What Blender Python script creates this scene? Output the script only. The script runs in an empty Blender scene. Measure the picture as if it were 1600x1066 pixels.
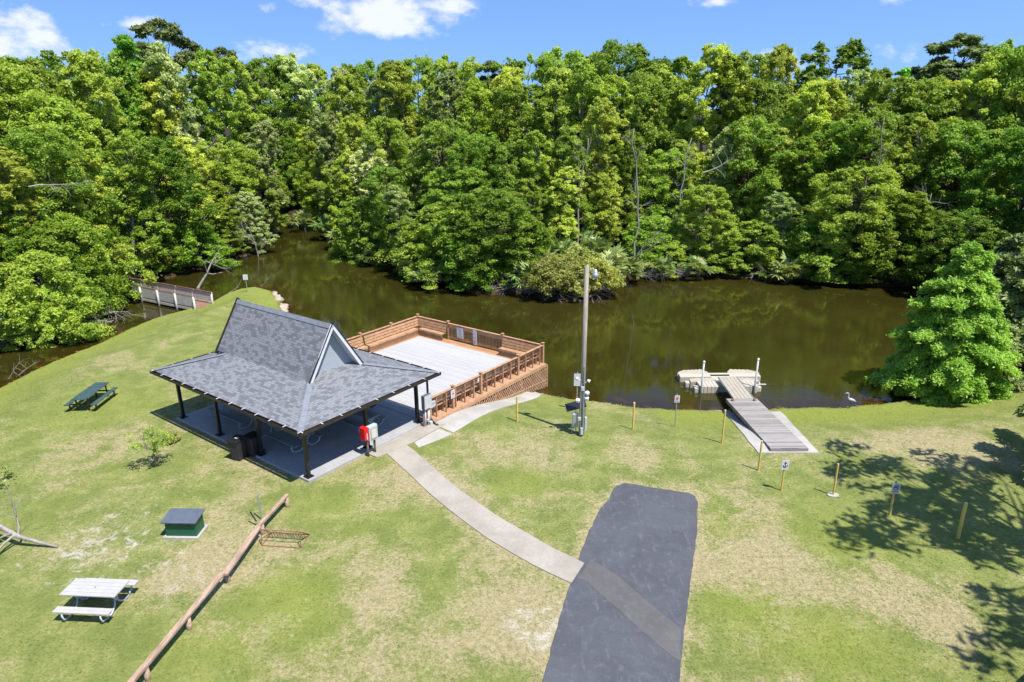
import bpy, math, random
import numpy as np
from mathutils import Vector, Matrix
R = math.radians
random.seed(7)
scene = bpy.context.scene
COL = scene.collection

# ------------------------------------------------------------------ camera
FPX, PITCH, ROLL, CAMH = 1067., .3282, -.0067, 15.
cp, sp = math.cos(PITCH), math.sin(PITCH)
FW = np.array([0, cp, -sp]); r0 = np.array([1, 0, 0.]); u0 = np.array([0, sp, cp])
CR = math.cos(ROLL) * r0 + math.sin(ROLL) * u0
CU = -math.sin(ROLL) * r0 + math.cos(ROLL) * u0
cam = bpy.data.cameras.new('camera'); camo = bpy.data.objects.new('camera', cam); COL.objects.link(camo)
cam.sensor_width = 36; cam.lens = 36 * FPX / 1600; cam.clip_end = 6000; cam.clip_start = .1
camo.matrix_world = Matrix(((CR[0], CU[0], -FW[0], 0), (CR[1], CU[1], -FW[1], 0), (CR[2], CU[2], -FW[2], CAMH), (0, 0, 0, 1)))
scene.camera = camo
scene.view_settings.view_transform = 'Standard'; scene.view_settings.look = 'None'
scene.view_settings.exposure = .85; scene.view_settings.gamma = 1

# ------------------------------------------------------------------ sky, sun
SUN_EL = 62.5; SUN_AZ = -45.0      # azimuth of the sun, degrees counter-clockwise from +X
sd = Vector((math.cos(R(SUN_AZ)) * math.cos(R(SUN_EL)), math.sin(R(SUN_AZ)) * math.cos(R(SUN_EL)), math.sin(R(SUN_EL))))
sl = bpy.data.lights.new('sun', 'SUN'); sl.energy = 4.8; sl.angle = R(.53); sl.color = (1, .96, .89)
slo = bpy.data.objects.new('sun', sl); COL.objects.link(slo); slo.rotation_euler = (-sd).to_track_quat('-Z', 'Y').to_euler()
w = bpy.data.worlds.new('World'); scene.world = w; w.use_nodes = True
nt = w.node_tree; nt.nodes.clear()
def N(nt, typ, **kw):
    n = nt.nodes.new(typ)
    for k, v in kw.items():
        if k[0] == '_': setattr(n, k[1:], v)
        else: n.inputs[k.replace('__', ' ')].default_value = v
    return n
L_ = lambda nt, a, b: nt.links.new(a, b)
out = N(nt, 'ShaderNodeOutputWorld'); bg = N(nt, 'ShaderNodeBackground', Strength=.11)
sky = N(nt, 'ShaderNodeTexSky', _sky_type='NISHITA', _sun_disc=False, _sun_elevation=R(SUN_EL), _sun_rotation=R(90 - SUN_AZ), _air_density=1.0, _dust_density=.3, _ozone_density=3.0)
tc = N(nt, 'ShaderNodeTexCoord')
add = N(nt, 'ShaderNodeVectorMath', _operation='ADD'); add.inputs[1].default_value = (0, 0, .22)
L_(nt, tc.outputs['Generated'], add.inputs[0]); L_(nt, add.outputs[0], sky.inputs[0])
# clouds: soft noisy banks in fixed directions of the sky
def dirv(px, py):
    d = FW + CR * (px - 800) / FPX - CU * (py - 533) / FPX
    return d / np.linalg.norm(d)
CL = [(600, 20, 160, 44, 1.1), (680, 6, 75, 30, 1.), (60, 56, 52, 40, 1.0), (215, 40, 36, 16, .75), (435, 78, 62, 24, .8), (425, 10, 24, 12, .6),
      (1380, 84, 60, 20, .6), (1245, 96, 28, 22, .7), (1120, 2, 60, 16, .7), (1395, -4, 40, 12, .6), (1200, 88, 40, 14, .4), (700, 55, 14, 12, .5), (160, 38, 20, 10, .45), (-60, 60, 80, 60, 1)]
for _ in range(26):
    CL.append((random.uniform(-4000, 5000), random.uniform(-1500, 20), random.uniform(80, 260), random.uniform(30, 90), random.uniform(.5, 1)))
    if -200 < CL[-1][0] < 1800 and CL[-1][1] > -220: CL.pop()
nz = N(nt, 'ShaderNodeTexNoise', Scale=16., Detail=9., Roughness=.6)
mapn = N(nt, 'ShaderNodeMapping'); mapn.inputs['Scale'].default_value = (1, 1, 1.7)
L_(nt, tc.outputs['Generated'], mapn.inputs[0]); L_(nt, mapn.outputs[0], nz.inputs['Vector'])
acc = None
for (px, py, wx, wy, st) in CL:
    # Gaussian lobe around a direction, stretched along the horizon
    d = dirv(px, py) if -600 < px < 2300 else None
    if d is None:
        a = (px - 800) / 900.; e = (170 - py) / 1067.
        d = np.array([math.sin(a) * math.cos(e), math.cos(a) * math.cos(e), math.sin(e)])
    h = np.array([d[1], -d[0], 0]); h /= np.linalg.norm(h); v = np.cross(h, d)
    s1 = N(nt, 'ShaderNodeVectorMath', _operation='SUBTRACT'); s1.inputs[1].default_value = tuple(d); L_(nt, tc.outputs['Generated'], s1.inputs[0])
    dh = N(nt, 'ShaderNodeVectorMath', _operation='DOT_PRODUCT'); dh.inputs[1].default_value = tuple(h * (FPX / wx)); L_(nt, s1.outputs[0], dh.inputs[0])
    dv = N(nt, 'ShaderNodeVectorMath', _operation='DOT_PRODUCT'); dv.inputs[1].default_value = tuple(v * (FPX / wy)); L_(nt, s1.outputs[0], dv.inputs[0])
    dd = N(nt, 'ShaderNodeVectorMath', _operation='DOT_PRODUCT'); dd.inputs[1].default_value = tuple(d * (FPX / wx)); L_(nt, s1.outputs[0], dd.inputs[0])
    cb = N(nt, 'ShaderNodeCombineXYZ'); L_(nt, dh.outputs['Value'], cb.inputs[0]); L_(nt, dv.outputs['Value'], cb.inputs[1]); L_(nt, dd.outputs['Value'], cb.inputs[2])
    ln = N(nt, 'ShaderNodeVectorMath', _operation='LENGTH'); L_(nt, cb.outputs[0], ln.inputs[0])
    m = N(nt, 'ShaderNodeMath', _operation='MULTIPLY_ADD'); L_(nt, ln.outputs['Value'], m.inputs[0]); m.inputs[1].default_value = -st; m.inputs[2].default_value = st
    if acc is None: acc = m
    else:
        mx = N(nt, 'ShaderNodeMath', _operation='MAXIMUM'); L_(nt, acc.outputs[0], mx.inputs[0]); L_(nt, m.outputs[0], mx.inputs[1]); acc = mx
ns = N(nt, 'ShaderNodeMath', _operation='MULTIPLY_ADD'); L_(nt, nz.outputs['Fac'], ns.inputs[0]); ns.inputs[1].default_value = 2.6; ns.inputs[2].default_value = -1.42
sm = N(nt, 'ShaderNodeMath', _operation='ADD'); L_(nt, acc.outputs[0], sm.inputs[0]); L_(nt, ns.outputs[0], sm.inputs[1])
mr = N(nt, 'ShaderNodeMapRange', _interpolation_type='SMOOTHSTEP'); mr.inputs[1].default_value = .12; mr.inputs[2].default_value = .75; mr.inputs[4].default_value = .93; L_(nt, sm.outputs[0], mr.inputs[0])
mixc = N(nt, 'ShaderNodeMix', _data_type='RGBA'); L_(nt, mr.outputs[0], mixc.inputs[0])
tint = N(nt, 'ShaderNodeMix', _data_type='RGBA', _blend_type='MULTIPLY'); tint.inputs[0].default_value = 1; tint.inputs[7].default_value = (.88, 1.03, 1.22, 1)
L_(nt, sky.outputs[0], tint.inputs[6]); L_(nt, tint.outputs[2], mixc.inputs[6]); mixc.inputs[7].default_value = (4.9, 5.1, 5.4, 1)
L_(nt, mixc.outputs[2], bg.inputs[0]); L_(nt, bg.outputs[0], out.inputs[0])

# ------------------------------------------------------------------ helpers
def G(px, py, z=0.):
    d = FW + CR * (px - 800) / FPX - CU * (py - 533) / FPX
    k = (z - CAMH) / d[2]
    return np.array([d[0] * k, d[1] * k, z])
def at_depth(px, py, Y):
    d = FW + CR * (px - 800) / FPX - CU * (py - 533) / FPX
    k = Y / d[1]
    return np.array([d[0] * k, Y, CAMH + d[2] * k])
def tag(o, label=None, cat=None, group=None, kind=None):
    if label: o['label'] = label
    if cat: o['category'] = cat
    if group: o['group'] = group
    if kind: o['kind'] = kind
    return o
def empty(name, loc=(0, 0, 0), rz=0):
    o = bpy.data.objects.new(name, None); COL.objects.link(o); o.location = loc; o.rotation_euler = (0, 0, rz); o.empty_display_size = .2
    return o
def copy_tree(o, parent=None):
    c = o.copy(); COL.objects.link(c); c.parent = parent
    for ch in list(o.children): copy_tree(ch, c)
    return c
class MB:
    def __init__(s): s.v = []; s.f = []; s.uv = []; s.hasuv = False
    def add(s, vs, fs, uvs=None):
        n = len(s.v); s.v += [tuple(map(float, a)) for a in vs]
        for i, f in enumerate(fs):
            s.f.append([n + a for a in f])
            s.uv.append(uvs[i] if uvs else [(0, 0)] * len(f))
        if uvs: s.hasuv = True
        return s
    def box(s, c, d, rz=0, M=None):
        x, y, z = d[0] / 2, d[1] / 2, d[2] / 2
        vs = [Vector((a * x, b * y, e * z)) for e in (-1, 1) for a, b in ((-1, -1), (1, -1), (1, 1), (-1, 1))]
        m = M if M else Matrix.Rotation(rz, 3, 'Z')
        vs = [m @ v + Vector(c) for v in vs]
        return s.add(vs, [(3, 2, 1, 0), (4, 5, 6, 7), (0, 1, 5, 4), (1, 2, 6, 5), (2, 3, 7, 6), (3, 0, 4, 7)])
    def bar(s, p, q, w, h, up=(0, 0, 1)):
        p = Vector(p); q = Vector(q); d = (q - p); L = d.length; d.normalize()
        up = Vector(up)
        if abs(d.dot(up)) > .99: up = Vector((0, 1, 0))
        sx = d.cross(up).normalized(); uz = sx.cross(d).normalized()
        M = Matrix((d, sx, uz)).transposed()
        return s.box((p + q) / 2, (L, w, h), M=M)
    def tube(s, pts, rad, n=8, caps=True):
        pts = [Vector(p) for p in pts]
        if not hasattr(rad, '__len__'): rad = [rad] * len(pts)
        vs = []; ref = Vector((0, 0, 1))
        for i, p in enumerate(pts):
            d = (pts[min(i + 1, len(pts) - 1)] - pts[max(i - 1, 0)]).normalized()
            a = ref if abs(d.dot(ref)) < .95 else Vector((1, 0, 0))
            x = d.cross(a).normalized(); y = d.cross(x).normalized()
            for k in range(n):
                t = 2 * math.pi * k / n
                vs.append(p + (x * math.cos(t) + y * math.sin(t)) * rad[i])
        fs = []
        for i in range(len(pts) - 1):
            for k in range(n):
                a = i * n + k; b = i * n + (k + 1) % n
                fs.append((a, a + n, b + n, b))
        if caps: fs += [tuple(range(n)), tuple(range(len(vs) - 1, len(vs) - n - 1, -1))]
        return s.add(vs, fs)
    def prism(s, poly, z0, z1):
        n = len(poly); vs = [(a[0], a[1], z0) for a in poly] + [(a[0], a[1], z1) for a in poly]
        return s.add(vs, [tuple(range(n - 1, -1, -1)), tuple(range(n, 2 * n))] + [(i, (i + 1) % n, n + (i + 1) % n, n + i) for i in range(n)])
    def build(s, name, mat, parent=None, loc=(0, 0, 0), rz=0, smooth=False, bevel=0):
        me = bpy.data.meshes.new(name); me.from_pydata(s.v, [], s.f); me.update()
        if s.hasuv:
            u = me.uv_layers.new(name='UVMap'); k = 0
            for f in s.uv:
                for t in f: u.data[k].uv = t; k += 1
        if smooth: me.polygons.foreach_set('use_smooth', [True] * len(me.polygons))
        me.materials.append(mat)
        o = bpy.data.objects.new(name, me); COL.objects.link(o); o.location = loc; o.rotation_euler = (0, 0, rz); o.parent = parent
        if bevel:
            b = o.modifiers.new('b', 'BEVEL'); b.width = bevel; b.segments = 2; b.limit_method = 'ANGLE'
        return o
def raw_mesh(name, V, F, mat, attrs=None, smooth=False):
    me = bpy.data.meshes.new(name); V = np.asarray(V, np.float32); F = np.asarray(F, np.int32); k = F.shape[1]
    me.vertices.add(len(V)); me.vertices.foreach_set('co', V.ravel())
    me.loops.add(F.size); me.loops.foreach_set('vertex_index', F.ravel())
    me.polygons.add(len(F)); me.polygons.foreach_set('loop_start', np.arange(len(F), dtype=np.int32) * k)
    if smooth: me.polygons.foreach_set('use_smooth', np.ones(len(F), bool))
    me.update(calc_edges=True)
    for n, a in (attrs or {}).items():
        at = me.attributes.new(n, 'FLOAT', 'POINT'); at.data.foreach_set('value', np.asarray(a, np.float32))
    me.materials.append(mat)
    return me
def obj(name, me, parent=None, loc=(0, 0, 0)):
    o = bpy.data.objects.new(name, me); COL.objects.link(o); o.parent = parent; o.location = loc
    return o

# ------------------------------------------------------------------ materials
def newmat(name):
    m = bpy.data.materials.new(name); m.use_nodes = True; nt = m.node_tree; nt.nodes.clear()
    o = nt.nodes.new('ShaderNodeOutputMaterial'); b = nt.nodes.new('ShaderNodeBsdfPrincipled'); nt.links.new(b.outputs[0], o.inputs[0])
    return m, nt, b, o
def noise(nt, vec, scale, detail=4, rough=.55, dist=0):
    n = N(nt, 'ShaderNodeTexNoise', Scale=scale, Detail=detail, Roughness=rough, Distortion=dist); L_(nt, vec, n.inputs['Vector']); return n.outputs['Fac']
def ramp(nt, fac, lo, hi, a=0., b=1.):
    m = N(nt, 'ShaderNodeMapRange', _interpolation_type='SMOOTHSTEP'); L_(nt, fac, m.inputs[0])
    m.inputs[1].default_value = lo; m.inputs[2].default_value = hi; m.inputs[3].default_value = a; m.inputs[4].default_value = b; return m.outputs[0]
def mixc(nt, fac, a, b, mode='MIX'):
    m = N(nt, 'ShaderNodeMix', _data_type='RGBA', _blend_type=mode)
    if isinstance(fac, (int, float)): m.inputs[0].default_value = fac
    else: L_(nt, fac, m.inputs[0])
    for i, x in ((6, a), (7, b)):
        if isinstance(x, tuple): m.inputs[i].default_value = (*x[:3], 1)
        else: L_(nt, x, m.inputs[i])
    return m.outputs[2]
def mth(nt, op, a, b=0.):
    m = N(nt, 'ShaderNodeMath', _operation=op)
    for i, x in ((0, a), (1, b)):
        if isinstance(x, (int, float)): m.inputs[i].default_value = x
        else: L_(nt, x, m.inputs[i])
    return m.outputs[0]
def grey(nt, f):   # value -> colour
    c = N(nt, 'ShaderNodeCombineColor')
    for i in range(3): L_(nt, f, c.inputs[i])
    return c.outputs[0]
def bump(nt, b, h, strength=.4, dist=.02):
    n = N(nt, 'ShaderNodeBump', Strength=strength, Distance=dist); L_(nt, h, n.inputs['Height']); L_(nt, n.outputs[0], b.inputs['Normal'])
def objvec(nt, scale=None):
    t = N(nt, 'ShaderNodeTexCoord')
    if scale is None: return t.outputs['Object']
    m = N(nt, 'ShaderNodeMapping'); m.inputs['Scale'].default_value = scale; L_(nt, t.outputs['Object'], m.inputs[0]); return m.outputs[0]
def simple(name, col, rough=.6, metal=0., var=.18, scale=3., bmp=.15, stretch=None, c2=None, spec=.4):
    m, nt, b, o = newmat(name); v = objvec(nt, stretch)
    f = noise(nt, v, scale, 6, .65); f2 = noise(nt, v, scale * 7, 3)
    c = mixc(nt, ramp(nt, f, .3, .7), tuple(x * (1 - var) for x in col), c2 if c2 else tuple(min(1, x * (1 + var)) for x in col))
    c = mixc(nt, ramp(nt, f2, .3, .7, 0, .35), c, tuple(x * .75 for x in col))
    L_(nt, c, b.inputs['Base Color']); b.inputs['Roughness'].default_value = rough; b.inputs['Metallic'].default_value = metal; b.inputs['Specular IOR Level'].default_value = spec
    if bmp: bump(nt, b, f2, bmp, .01)
    return m
def wood(name, col, col2, plank=.14, axis=0, rough=.75, gap=True, spec=.2, jit=.5):
    """boards lying side by side across `axis` (object space), grain along the other one"""
    m, nt, b, o = newmat(name)
    t = N(nt, 'ShaderNodeTexCoord'); s = N(nt, 'ShaderNodeSeparateXYZ'); L_(nt, t.outputs['Object'], s.inputs[0])
    ax = s.outputs[axis]
    q = mth(nt, 'MULTIPLY', ax, 1 / plank); fl = mth(nt, 'FLOOR', q); fr = mth(nt, 'FRACT', q)
    wn = N(nt, 'ShaderNodeTexWhiteNoise', _noise_dimensions='1D'); L_(nt, fl, wn.inputs['W'])
    st = [1., 1., 1.]; st[1 if axis == 0 else 0] = .12; 
    if axis == 2: st = [.12, .12, 1.]
    mp = N(nt, 'ShaderNodeMapping'); mp.inputs['Scale'].default_value = st; L_(nt, t.outputs['Object'], mp.inputs[0])
    g = noise(nt, mp.outputs[0], 14, 6, .7); g2 = noise(nt, t.outputs['Object'], .9, 4)
    k = mth(nt, 'ADD', mth(nt, 'MULTIPLY', wn.outputs[0], jit), mth(nt, 'MULTIPLY', g, .6)); k = mth(nt, 'ADD', k, mth(nt, 'MULTIPLY', g2, .4))
    c = mixc(nt, ramp(nt, k, .35, 1.0), col, col2)
    if gap:
        e = mth(nt, 'GREATER_THAN', mth(nt, 'ABSOLUTE', mth(nt, 'SUBTRACT', fr, .5)), .46)
        c = mixc(nt, mth(nt, 'MULTIPLY', e, .75), c, tuple(x * .25 for x in col))
        bump(nt, b, mth(nt, 'SUBTRACT', g, e), .3, .01)
    else: bump(nt, b, g, .3, .006)
    L_(nt, c, b.inputs['Base Color']); b.inputs['Roughness'].default_value = rough; b.inputs['Specular IOR Level'].default_value = spec
    return m

def lawn_material(blades=False):
    m, nt, b, o = newmat('grass' if blades else 'lawn')
    g = N(nt, 'ShaderNodeNewGeometry'); v = g.outputs['Position']
    at = lambda n: N(nt, 'ShaderNodeAttribute', _attribute_name=n).outputs['Fac']
    n1 = noise(nt, v, .16, 5, .6, .6); n2 = noise(nt, v, .75, 6, .65, .4); n3 = noise(nt, v, 5., 6, .7); n4 = noise(nt, v, 17., 5, .75); n5 = noise(nt, v, 70., 2, .6)
    dry = mth(nt, 'ADD', mth(nt, 'MULTIPLY', ramp(nt, n1, .25, .75), .62), mth(nt, 'MULTIPLY', n2, .75)); dry = mth(nt, 'ADD', dry, mth(nt, 'MULTIPLY', n3, .42))
    dry = mth(nt, 'ADD', dry, mth(nt, 'MULTIPLY', at('bare'), .42)); dry = mth(nt, 'SUBTRACT', dry, mth(nt, 'MULTIPLY', at('fresh'), .36))
    green = mixc(nt, ramp(nt, n2, .35, .65), (.145, .18, .045), (.225, .245, .072))
    green = mixc(nt, at('fresh'), green, (.215, .25, .042))
    tan = mixc(nt, ramp(nt, n3, .3, .7), (.285, .238, .125), (.385, .325, .19))
    n6 = noise(nt, v, 9., 7, .78, .5); n7 = noise(nt, v, 2.6, 6, .72, .6)
    dry = mth(nt, 'ADD', dry, mth(nt, 'MULTIPLY', mth(nt, 'SUBTRACT', n6, .5), .85)); dry = mth(nt, 'ADD', dry, mth(nt, 'MULTIPLY', mth(nt, 'SUBTRACT', n7, .5), .45))
    c = mixc(nt, ramp(nt, dry, .87, 1.27), green, tan)
    c = mixc(nt, ramp(nt, n6, .34, .56, .5, 0), c, (.095, .105, .032)); c = mixc(nt, ramp(nt, n7, .3, .5, .3, 0), c, (.13, .14, .045))
    c = mixc(nt, ramp(nt, n6, .6, .76, 0, .5), c, (.42, .36, .24))
    sn = noise(nt, v, 1.7, 8, .8, .5)
    sand = mth(nt, 'ADD', mth(nt, 'MULTIPLY', sn, 1.0), mth(nt, 'MULTIPLY', at('sand'), .3))
    sandf = ramp(nt, sand, .84, 1.0)
    c = mixc(nt, mth(nt, 'MULTIPLY', sandf, ramp(nt, n4, .3, .55, .35, 1.)), c, mixc(nt, n3, (.36, .32, .26), (.52, .48, .42)))
    c = mixc(nt, ramp(nt, n4, .3, .6, .38, 0), c, mixc(nt, .5, c, (.07, .085, .02)))
    c = mixc(nt, ramp(nt, n5, .3, .65, .3, 0), c, mixc(nt, .55, c, (.05, .06, .02)))
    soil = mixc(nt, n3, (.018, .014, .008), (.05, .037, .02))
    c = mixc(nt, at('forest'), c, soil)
    c = mixc(nt, at('wet'), c, mixc(nt, n3, (.03, .02, .01), (.08, .055, .03)))
    L_(nt, c, b.inputs['Base Color']); b.inputs['Roughness'].default_value = .9; b.inputs['Specular IOR Level'].default_value = .12
    if blades:
        up = N(nt, 'ShaderNodeCombineXYZ'); up.inputs[2].default_value = 1; L_(nt, up.outputs[0], b.inputs['Normal'])
        return m
    bump(nt, b, mth(nt, 'ADD', mth(nt, 'MULTIPLY', n4, .6), mth(nt, 'ADD', mth(nt, 'MULTIPLY', n5, .3), mth(nt, 'ADD', n3, n6))), .5, .06)
    return m
M = {}
M['lawn'] = lawn_material(); M['grass'] = lawn_material(True)

def water_material():
    m, nt, b, o = newmat('water'); g = N(nt, 'ShaderNodeNewGeometry'); v = g.outputs['Position']
    at = N(nt, 'ShaderNodeAttribute', _attribute_name='shallow').outputs['Fac']
    n1 = noise(nt, v, .11, 4, .6, .5); n2 = noise(nt, v, .6, 5, .6, .7)
    deep = mixc(nt, ramp(nt, n1, .3, .7), (.021, .0185, .0035), (.031, .0285, .005))
    sh = mixc(nt, ramp(nt, n2, .5, .72), (.024, .012, .003), (.085, .036, .006))
    c = mixc(nt, at, deep, sh)
    L_(nt, c, b.inputs['Base Color']); b.inputs['Roughness'].default_value = .03; b.inputs['IOR'].default_value = 1.36
    mp = N(nt, 'ShaderNodeMapping'); mp.inputs['Rotation'].default_value = (0, 0, R(-35)); mp.inputs['Scale'].default_value = (1., 3.2, 1); L_(nt, v, mp.inputs[0])
    wv = noise(nt, mp.outputs[0], 1.9, 4, .6, .3); wv2 = noise(nt, v, .5, 3); wind = ramp(nt, noise(nt, v, .09, 3), .42, .62, .15, 1.)
    h = mth(nt, 'ADD', mth(nt, 'MULTIPLY', mth(nt, 'MULTIPLY', wv, wind), .5), mth(nt, 'MULTIPLY', wv2, .25))
    bump(nt, b, h, .12, .1)
    return m
M['water'] = water_material()

def shingle_material():
    m, nt, b, o = newmat('shingles'); uv = N(nt, 'ShaderNodeUVMap', _uv_map='UVMap').outputs[0]
    def brick(w_, h_, off, sq):
        t = N(nt, 'ShaderNodeTexBrick', _offset=off, _squash=sq, _squash_frequency=3); t.inputs['Scale'].default_value = 1; t.inputs['Mortar Size'].default_value = .006
        t.inputs['Brick Width'].default_value = w_; t.inputs['Row Height'].default_value = h_
        t.inputs['Color1'].default_value = (0, 0, 0, 1); t.inputs['Color2'].default_value = (1, 1, 1, 1); t.inputs['Mortar'].default_value = (0, 0, 0, 1); L_(nt, uv, t.inputs['Vector']); return t
    A = brick(.25, .12, .37, 1.); B = brick(.19, .12, .6, 1.)
    s = N(nt, 'ShaderNodeSeparateColor'); L_(nt, A.outputs['Color'], s.inputs[0]); s2 = N(nt, 'ShaderNodeSeparateColor'); L_(nt, B.outputs['Color'], s2.inputs[0])
    k = mth(nt, 'ADD', mth(nt, 'MULTIPLY', s.outputs[0], .7), mth(nt, 'MULTIPLY', s2.outputs[0], .3))
    gr = noise(nt, uv, 60, 2); lg = noise(nt, uv, .7, 3)
    k = mth(nt, 'ADD', k, mth(nt, 'MULTIPLY', mth(nt, 'SUBTRACT', lg, .5), .1))
    c = mixc(nt, ramp(nt, k, .22, .62), (.118, .122, .132), (.205, .211, .222))
    c = mixc(nt, mth(nt, 'MULTIPLY', gr, .4), c, (.1, .11, .13))
    c = mixc(nt, mth(nt, 'MULTIPLY', A.outputs['Fac'], .6), c, (.05, .055, .07))
    L_(nt, c, b.inputs['Base Color']); b.inputs['Roughness'].default_value = .9; b.inputs['Specular IOR Level'].default_value = .15
    bump(nt, b, mth(nt, 'ADD', k, mth(nt, 'MULTIPLY', gr, .4)), .35, .012)
    return m
M['shingle'] = shingle_material()
M['ridge'] = simple('ridge_cap', (.17, .185, .215), .9, var=.2, scale=6)
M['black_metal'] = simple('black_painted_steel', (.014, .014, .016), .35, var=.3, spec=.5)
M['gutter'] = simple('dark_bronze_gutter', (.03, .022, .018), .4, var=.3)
M['white_trim'] = simple('white_trim', (.58, .58, .6), .5, var=.04)
M['gable'] = simple('grey_gable_board', (.3, .33, .37), .6, var=.05)
M['slab'] = simple('painted_slab', (.31, .31, .315), .6, var=.1, scale=.8)
def concrete(name, c1, c2):
    m, nt, b, o = newmat(name); g = N(nt, 'ShaderNodeNewGeometry'); v = g.outputs['Position']
    n1 = noise(nt, v, .7, 6, .65); n2 = noise(nt, v, 9, 5, .7); n3 = noise(nt, v, 60, 2)
    c = mixc(nt, ramp(nt, n1, .35, .65), c1, c2); c = mixc(nt, ramp(nt, n2, .45, .75, 0, .4), c, tuple(x * .7 for x in c1)); c = mixc(nt, ramp(nt, n3, .4, .7, 0, .25), c, tuple(x * .6 for x in c1))
    L_(nt, c, b.inputs['Base Color']); b.inputs['Roughness'].default_value = .85; b.inputs['Specular IOR Level'].default_value = .2; bump(nt, b, n3, .3, .005)
    return m
M['walk'] = concrete('sidewalk_concrete', (.27, .245, .205), (.34, .31, .265))
M['walk2'] = concrete('pale_concrete', (.31, .295, .265), (.39, .375, .345))
def asphalt(name, c1, c2):
    m, nt, b, o = newmat(name); g = N(nt, 'ShaderNodeNewGeometry'); v = g.outputs['Position']
    n1 = noise(nt, v, .55, 7, .68, .6); n2 = noise(nt, v, 3.5, 6, .75); n3 = noise(nt, v, 45, 3, .8); n4 = noise(nt, v, 1.1, 5, .7)
    c = mixc(nt, ramp(nt, n1, .3, .7), c1, c2); c = mixc(nt, ramp(nt, n2, .5, .72, 0, .55), c, (.13, .135, .15)); c = mixc(nt, ramp(nt, n4, .6, .75, 0, .5), c, (.13, .12, .115))
    c = mixc(nt, ramp(nt, n3, .45, .7, 0, .45), c, tuple(x * .5 for x in c1)); c = mixc(nt, ramp(nt, n3, .62, .75, 0, .5), c, (.2, .2, .21))
    mp = N(nt, 'ShaderNodeMapping'); mp.inputs['Rotation'].default_value = (0, 0, R(8)); mp.inputs['Scale'].default_value = (2.2, .45, 1); L_(nt, v, mp.inputs[0])
    st = noise(nt, mp.outputs[0], 2.2, 6, .7); c = mixc(nt, ramp(nt, st, .55, .72, 0, .45), c, (.15, .15, .158))
    L_(nt, c, b.inputs['Base Color']); b.inputs['Roughness'].default_value = .85; b.inputs['Specular IOR Level'].default_value = .25; bump(nt, b, n3, .5, .01)
    return m
M['asphalt'] = asphalt('asphalt', (.060, .063, .073), (.084, .088, .101))
M['patch'] = asphalt('asphalt_patch', (.084, .081, .082), (.110, .105, .105))
M['white_deck'] = wood('white_deck_boards', (.32, .32, .32), (.41, .405, .40), .16, 1, gap=True, jit=.25)
ced1, ced2 = (.27, .132, .062), (.43, .25, .135)
M['cedar_x'] = wood('cedar_boards_along_x', ced1, ced2, .14, 1)
M['cedar_y'] = wood('cedar_boards_along_y', ced1, ced2, .14, 0)
M['cedar_z'] = wood('cedar_wall_boards', ced1, ced2, .15, 2)
M['cedar'] = simple('cedar_timber', (.36, .195, .10), .75, var=.2, scale=4, c2=(.5, .28, .16))
M['skirt'] = simple('lattice_strips', (.36, .2, .11), .8, var=.15, scale=4, c2=(.43, .265, .16))
M['old_wood'] = wood('weathered_grey_boards', (.17, .155, .145), (.31, .29, .272), .15, 1, jit=.45)
M['old_white'] = simple('weathered_pale_wood', (.52, .49, .44), .85, var=.25, scale=3, c2=(.5, .48, .44))
M['bridge_brown'] = simple('brown_rail_cap', (.21, .09, .055), .7, var=.25)
M['bridge_deck'] = wood('bridge_boards', (.17, .085, .06), (.26, .14, .1), .14, 0)
M['beam'] = simple('salmon_timber', (.33, .215, .145), .8, var=.28, scale=2.5, c2=(.44, .32, .235), stretch=(4, .6, 4))
M['green_slat'] = simple('green_recycled_slats', (.04, .075, .075), .5, var=.2)
M['white_slat'] = simple('pale_plastic_slats', (.38, .37, .355), .5, var=.06)
M['galv'] = simple('galvanised_steel', (.36, .39, .42), .4, metal=.5, var=.15)
M['tube_paint'] = simple('pale_painted_tube', (.40, .46, .5), .35, var=.1)
M['tab_grey'] = simple('grey_table_board', (.24, .25, .26), .55, var=.15)
M['green_box'] = simple('green_fibreglass', (.008, .085, .042), .45, var=.15)
M['lid_grey'] = simple('grey_lid', (.085, .1, .13), .5, var=.12)
M['black_plastic'] = simple('black_plastic', (.012, .012, .013), .45, var=.3, bmp=.05)
M['dk_plastic'] = simple('dull_black_plastic', (.03, .03, .032), .6, var=.3, bmp=.05)
M['bronze'] = simple('dull_black_panel', (.018, .018, .02), .3, var=.2)
M['yellow'] = simple('yellow_post_paint', (.58, .40, .10), .6, var=.12)
M['pole'] = simple('utility_pole_wood', (.25, .215, .175), .9, var=.25, scale=2, stretch=(6, 6, .5), c2=(.36, .32, .27))
M['float'] = simple('beige_float_plastic', (.42, .38, .305), .55, var=.07, scale=1.5)
M['float2'] = simple('tan_gangway_plastic', (.35, .31, .245), .6, var=.1)
M['red'] = simple('red_enamel', (.6, .012, .012), .35, var=.08)
M['grey_box'] = simple('light_grey_enclosure', (.42, .44, .43), .45, var=.07)
M['cream'] = simple('cream_panel', (.55, .5, .4), .5, var=.05)
M['sign'] = simple('white_sign_sheet', (.5, .5, .51), .45, var=.03, bmp=0)
M['sign_black'] = simple('black_sign_ink', (.012, .012, .015), .5, var=.1, bmp=0)
M['sign_red'] = simple('red_sign_ink', (.55, .03, .03), .5, var=.1, bmp=0)
M['sign_blue'] = simple('blue_sign_ink', (.05, .09, .2), .5, var=.1, bmp=0)
M['sign_grey'] = simple('grey_sign_ink', (.3, .33, .36), .5, var=.1, bmp=0)
M['brownpost'] = simple('brown_wood_post', (.15, .08, .05), .85, var=.3, stretch=(5, 5, .6), c2=(.3, .2, .14))
M['rust'] = simple('rusty_steel', (.34, .17, .10), .85, var=.35, scale=8, c2=(.16, .05, .03))
M['deadwood'] = simple('bleached_dead_wood', (.24, .215, .19), .9, var=.25, scale=4, c2=(.34, .31, .28))
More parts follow.
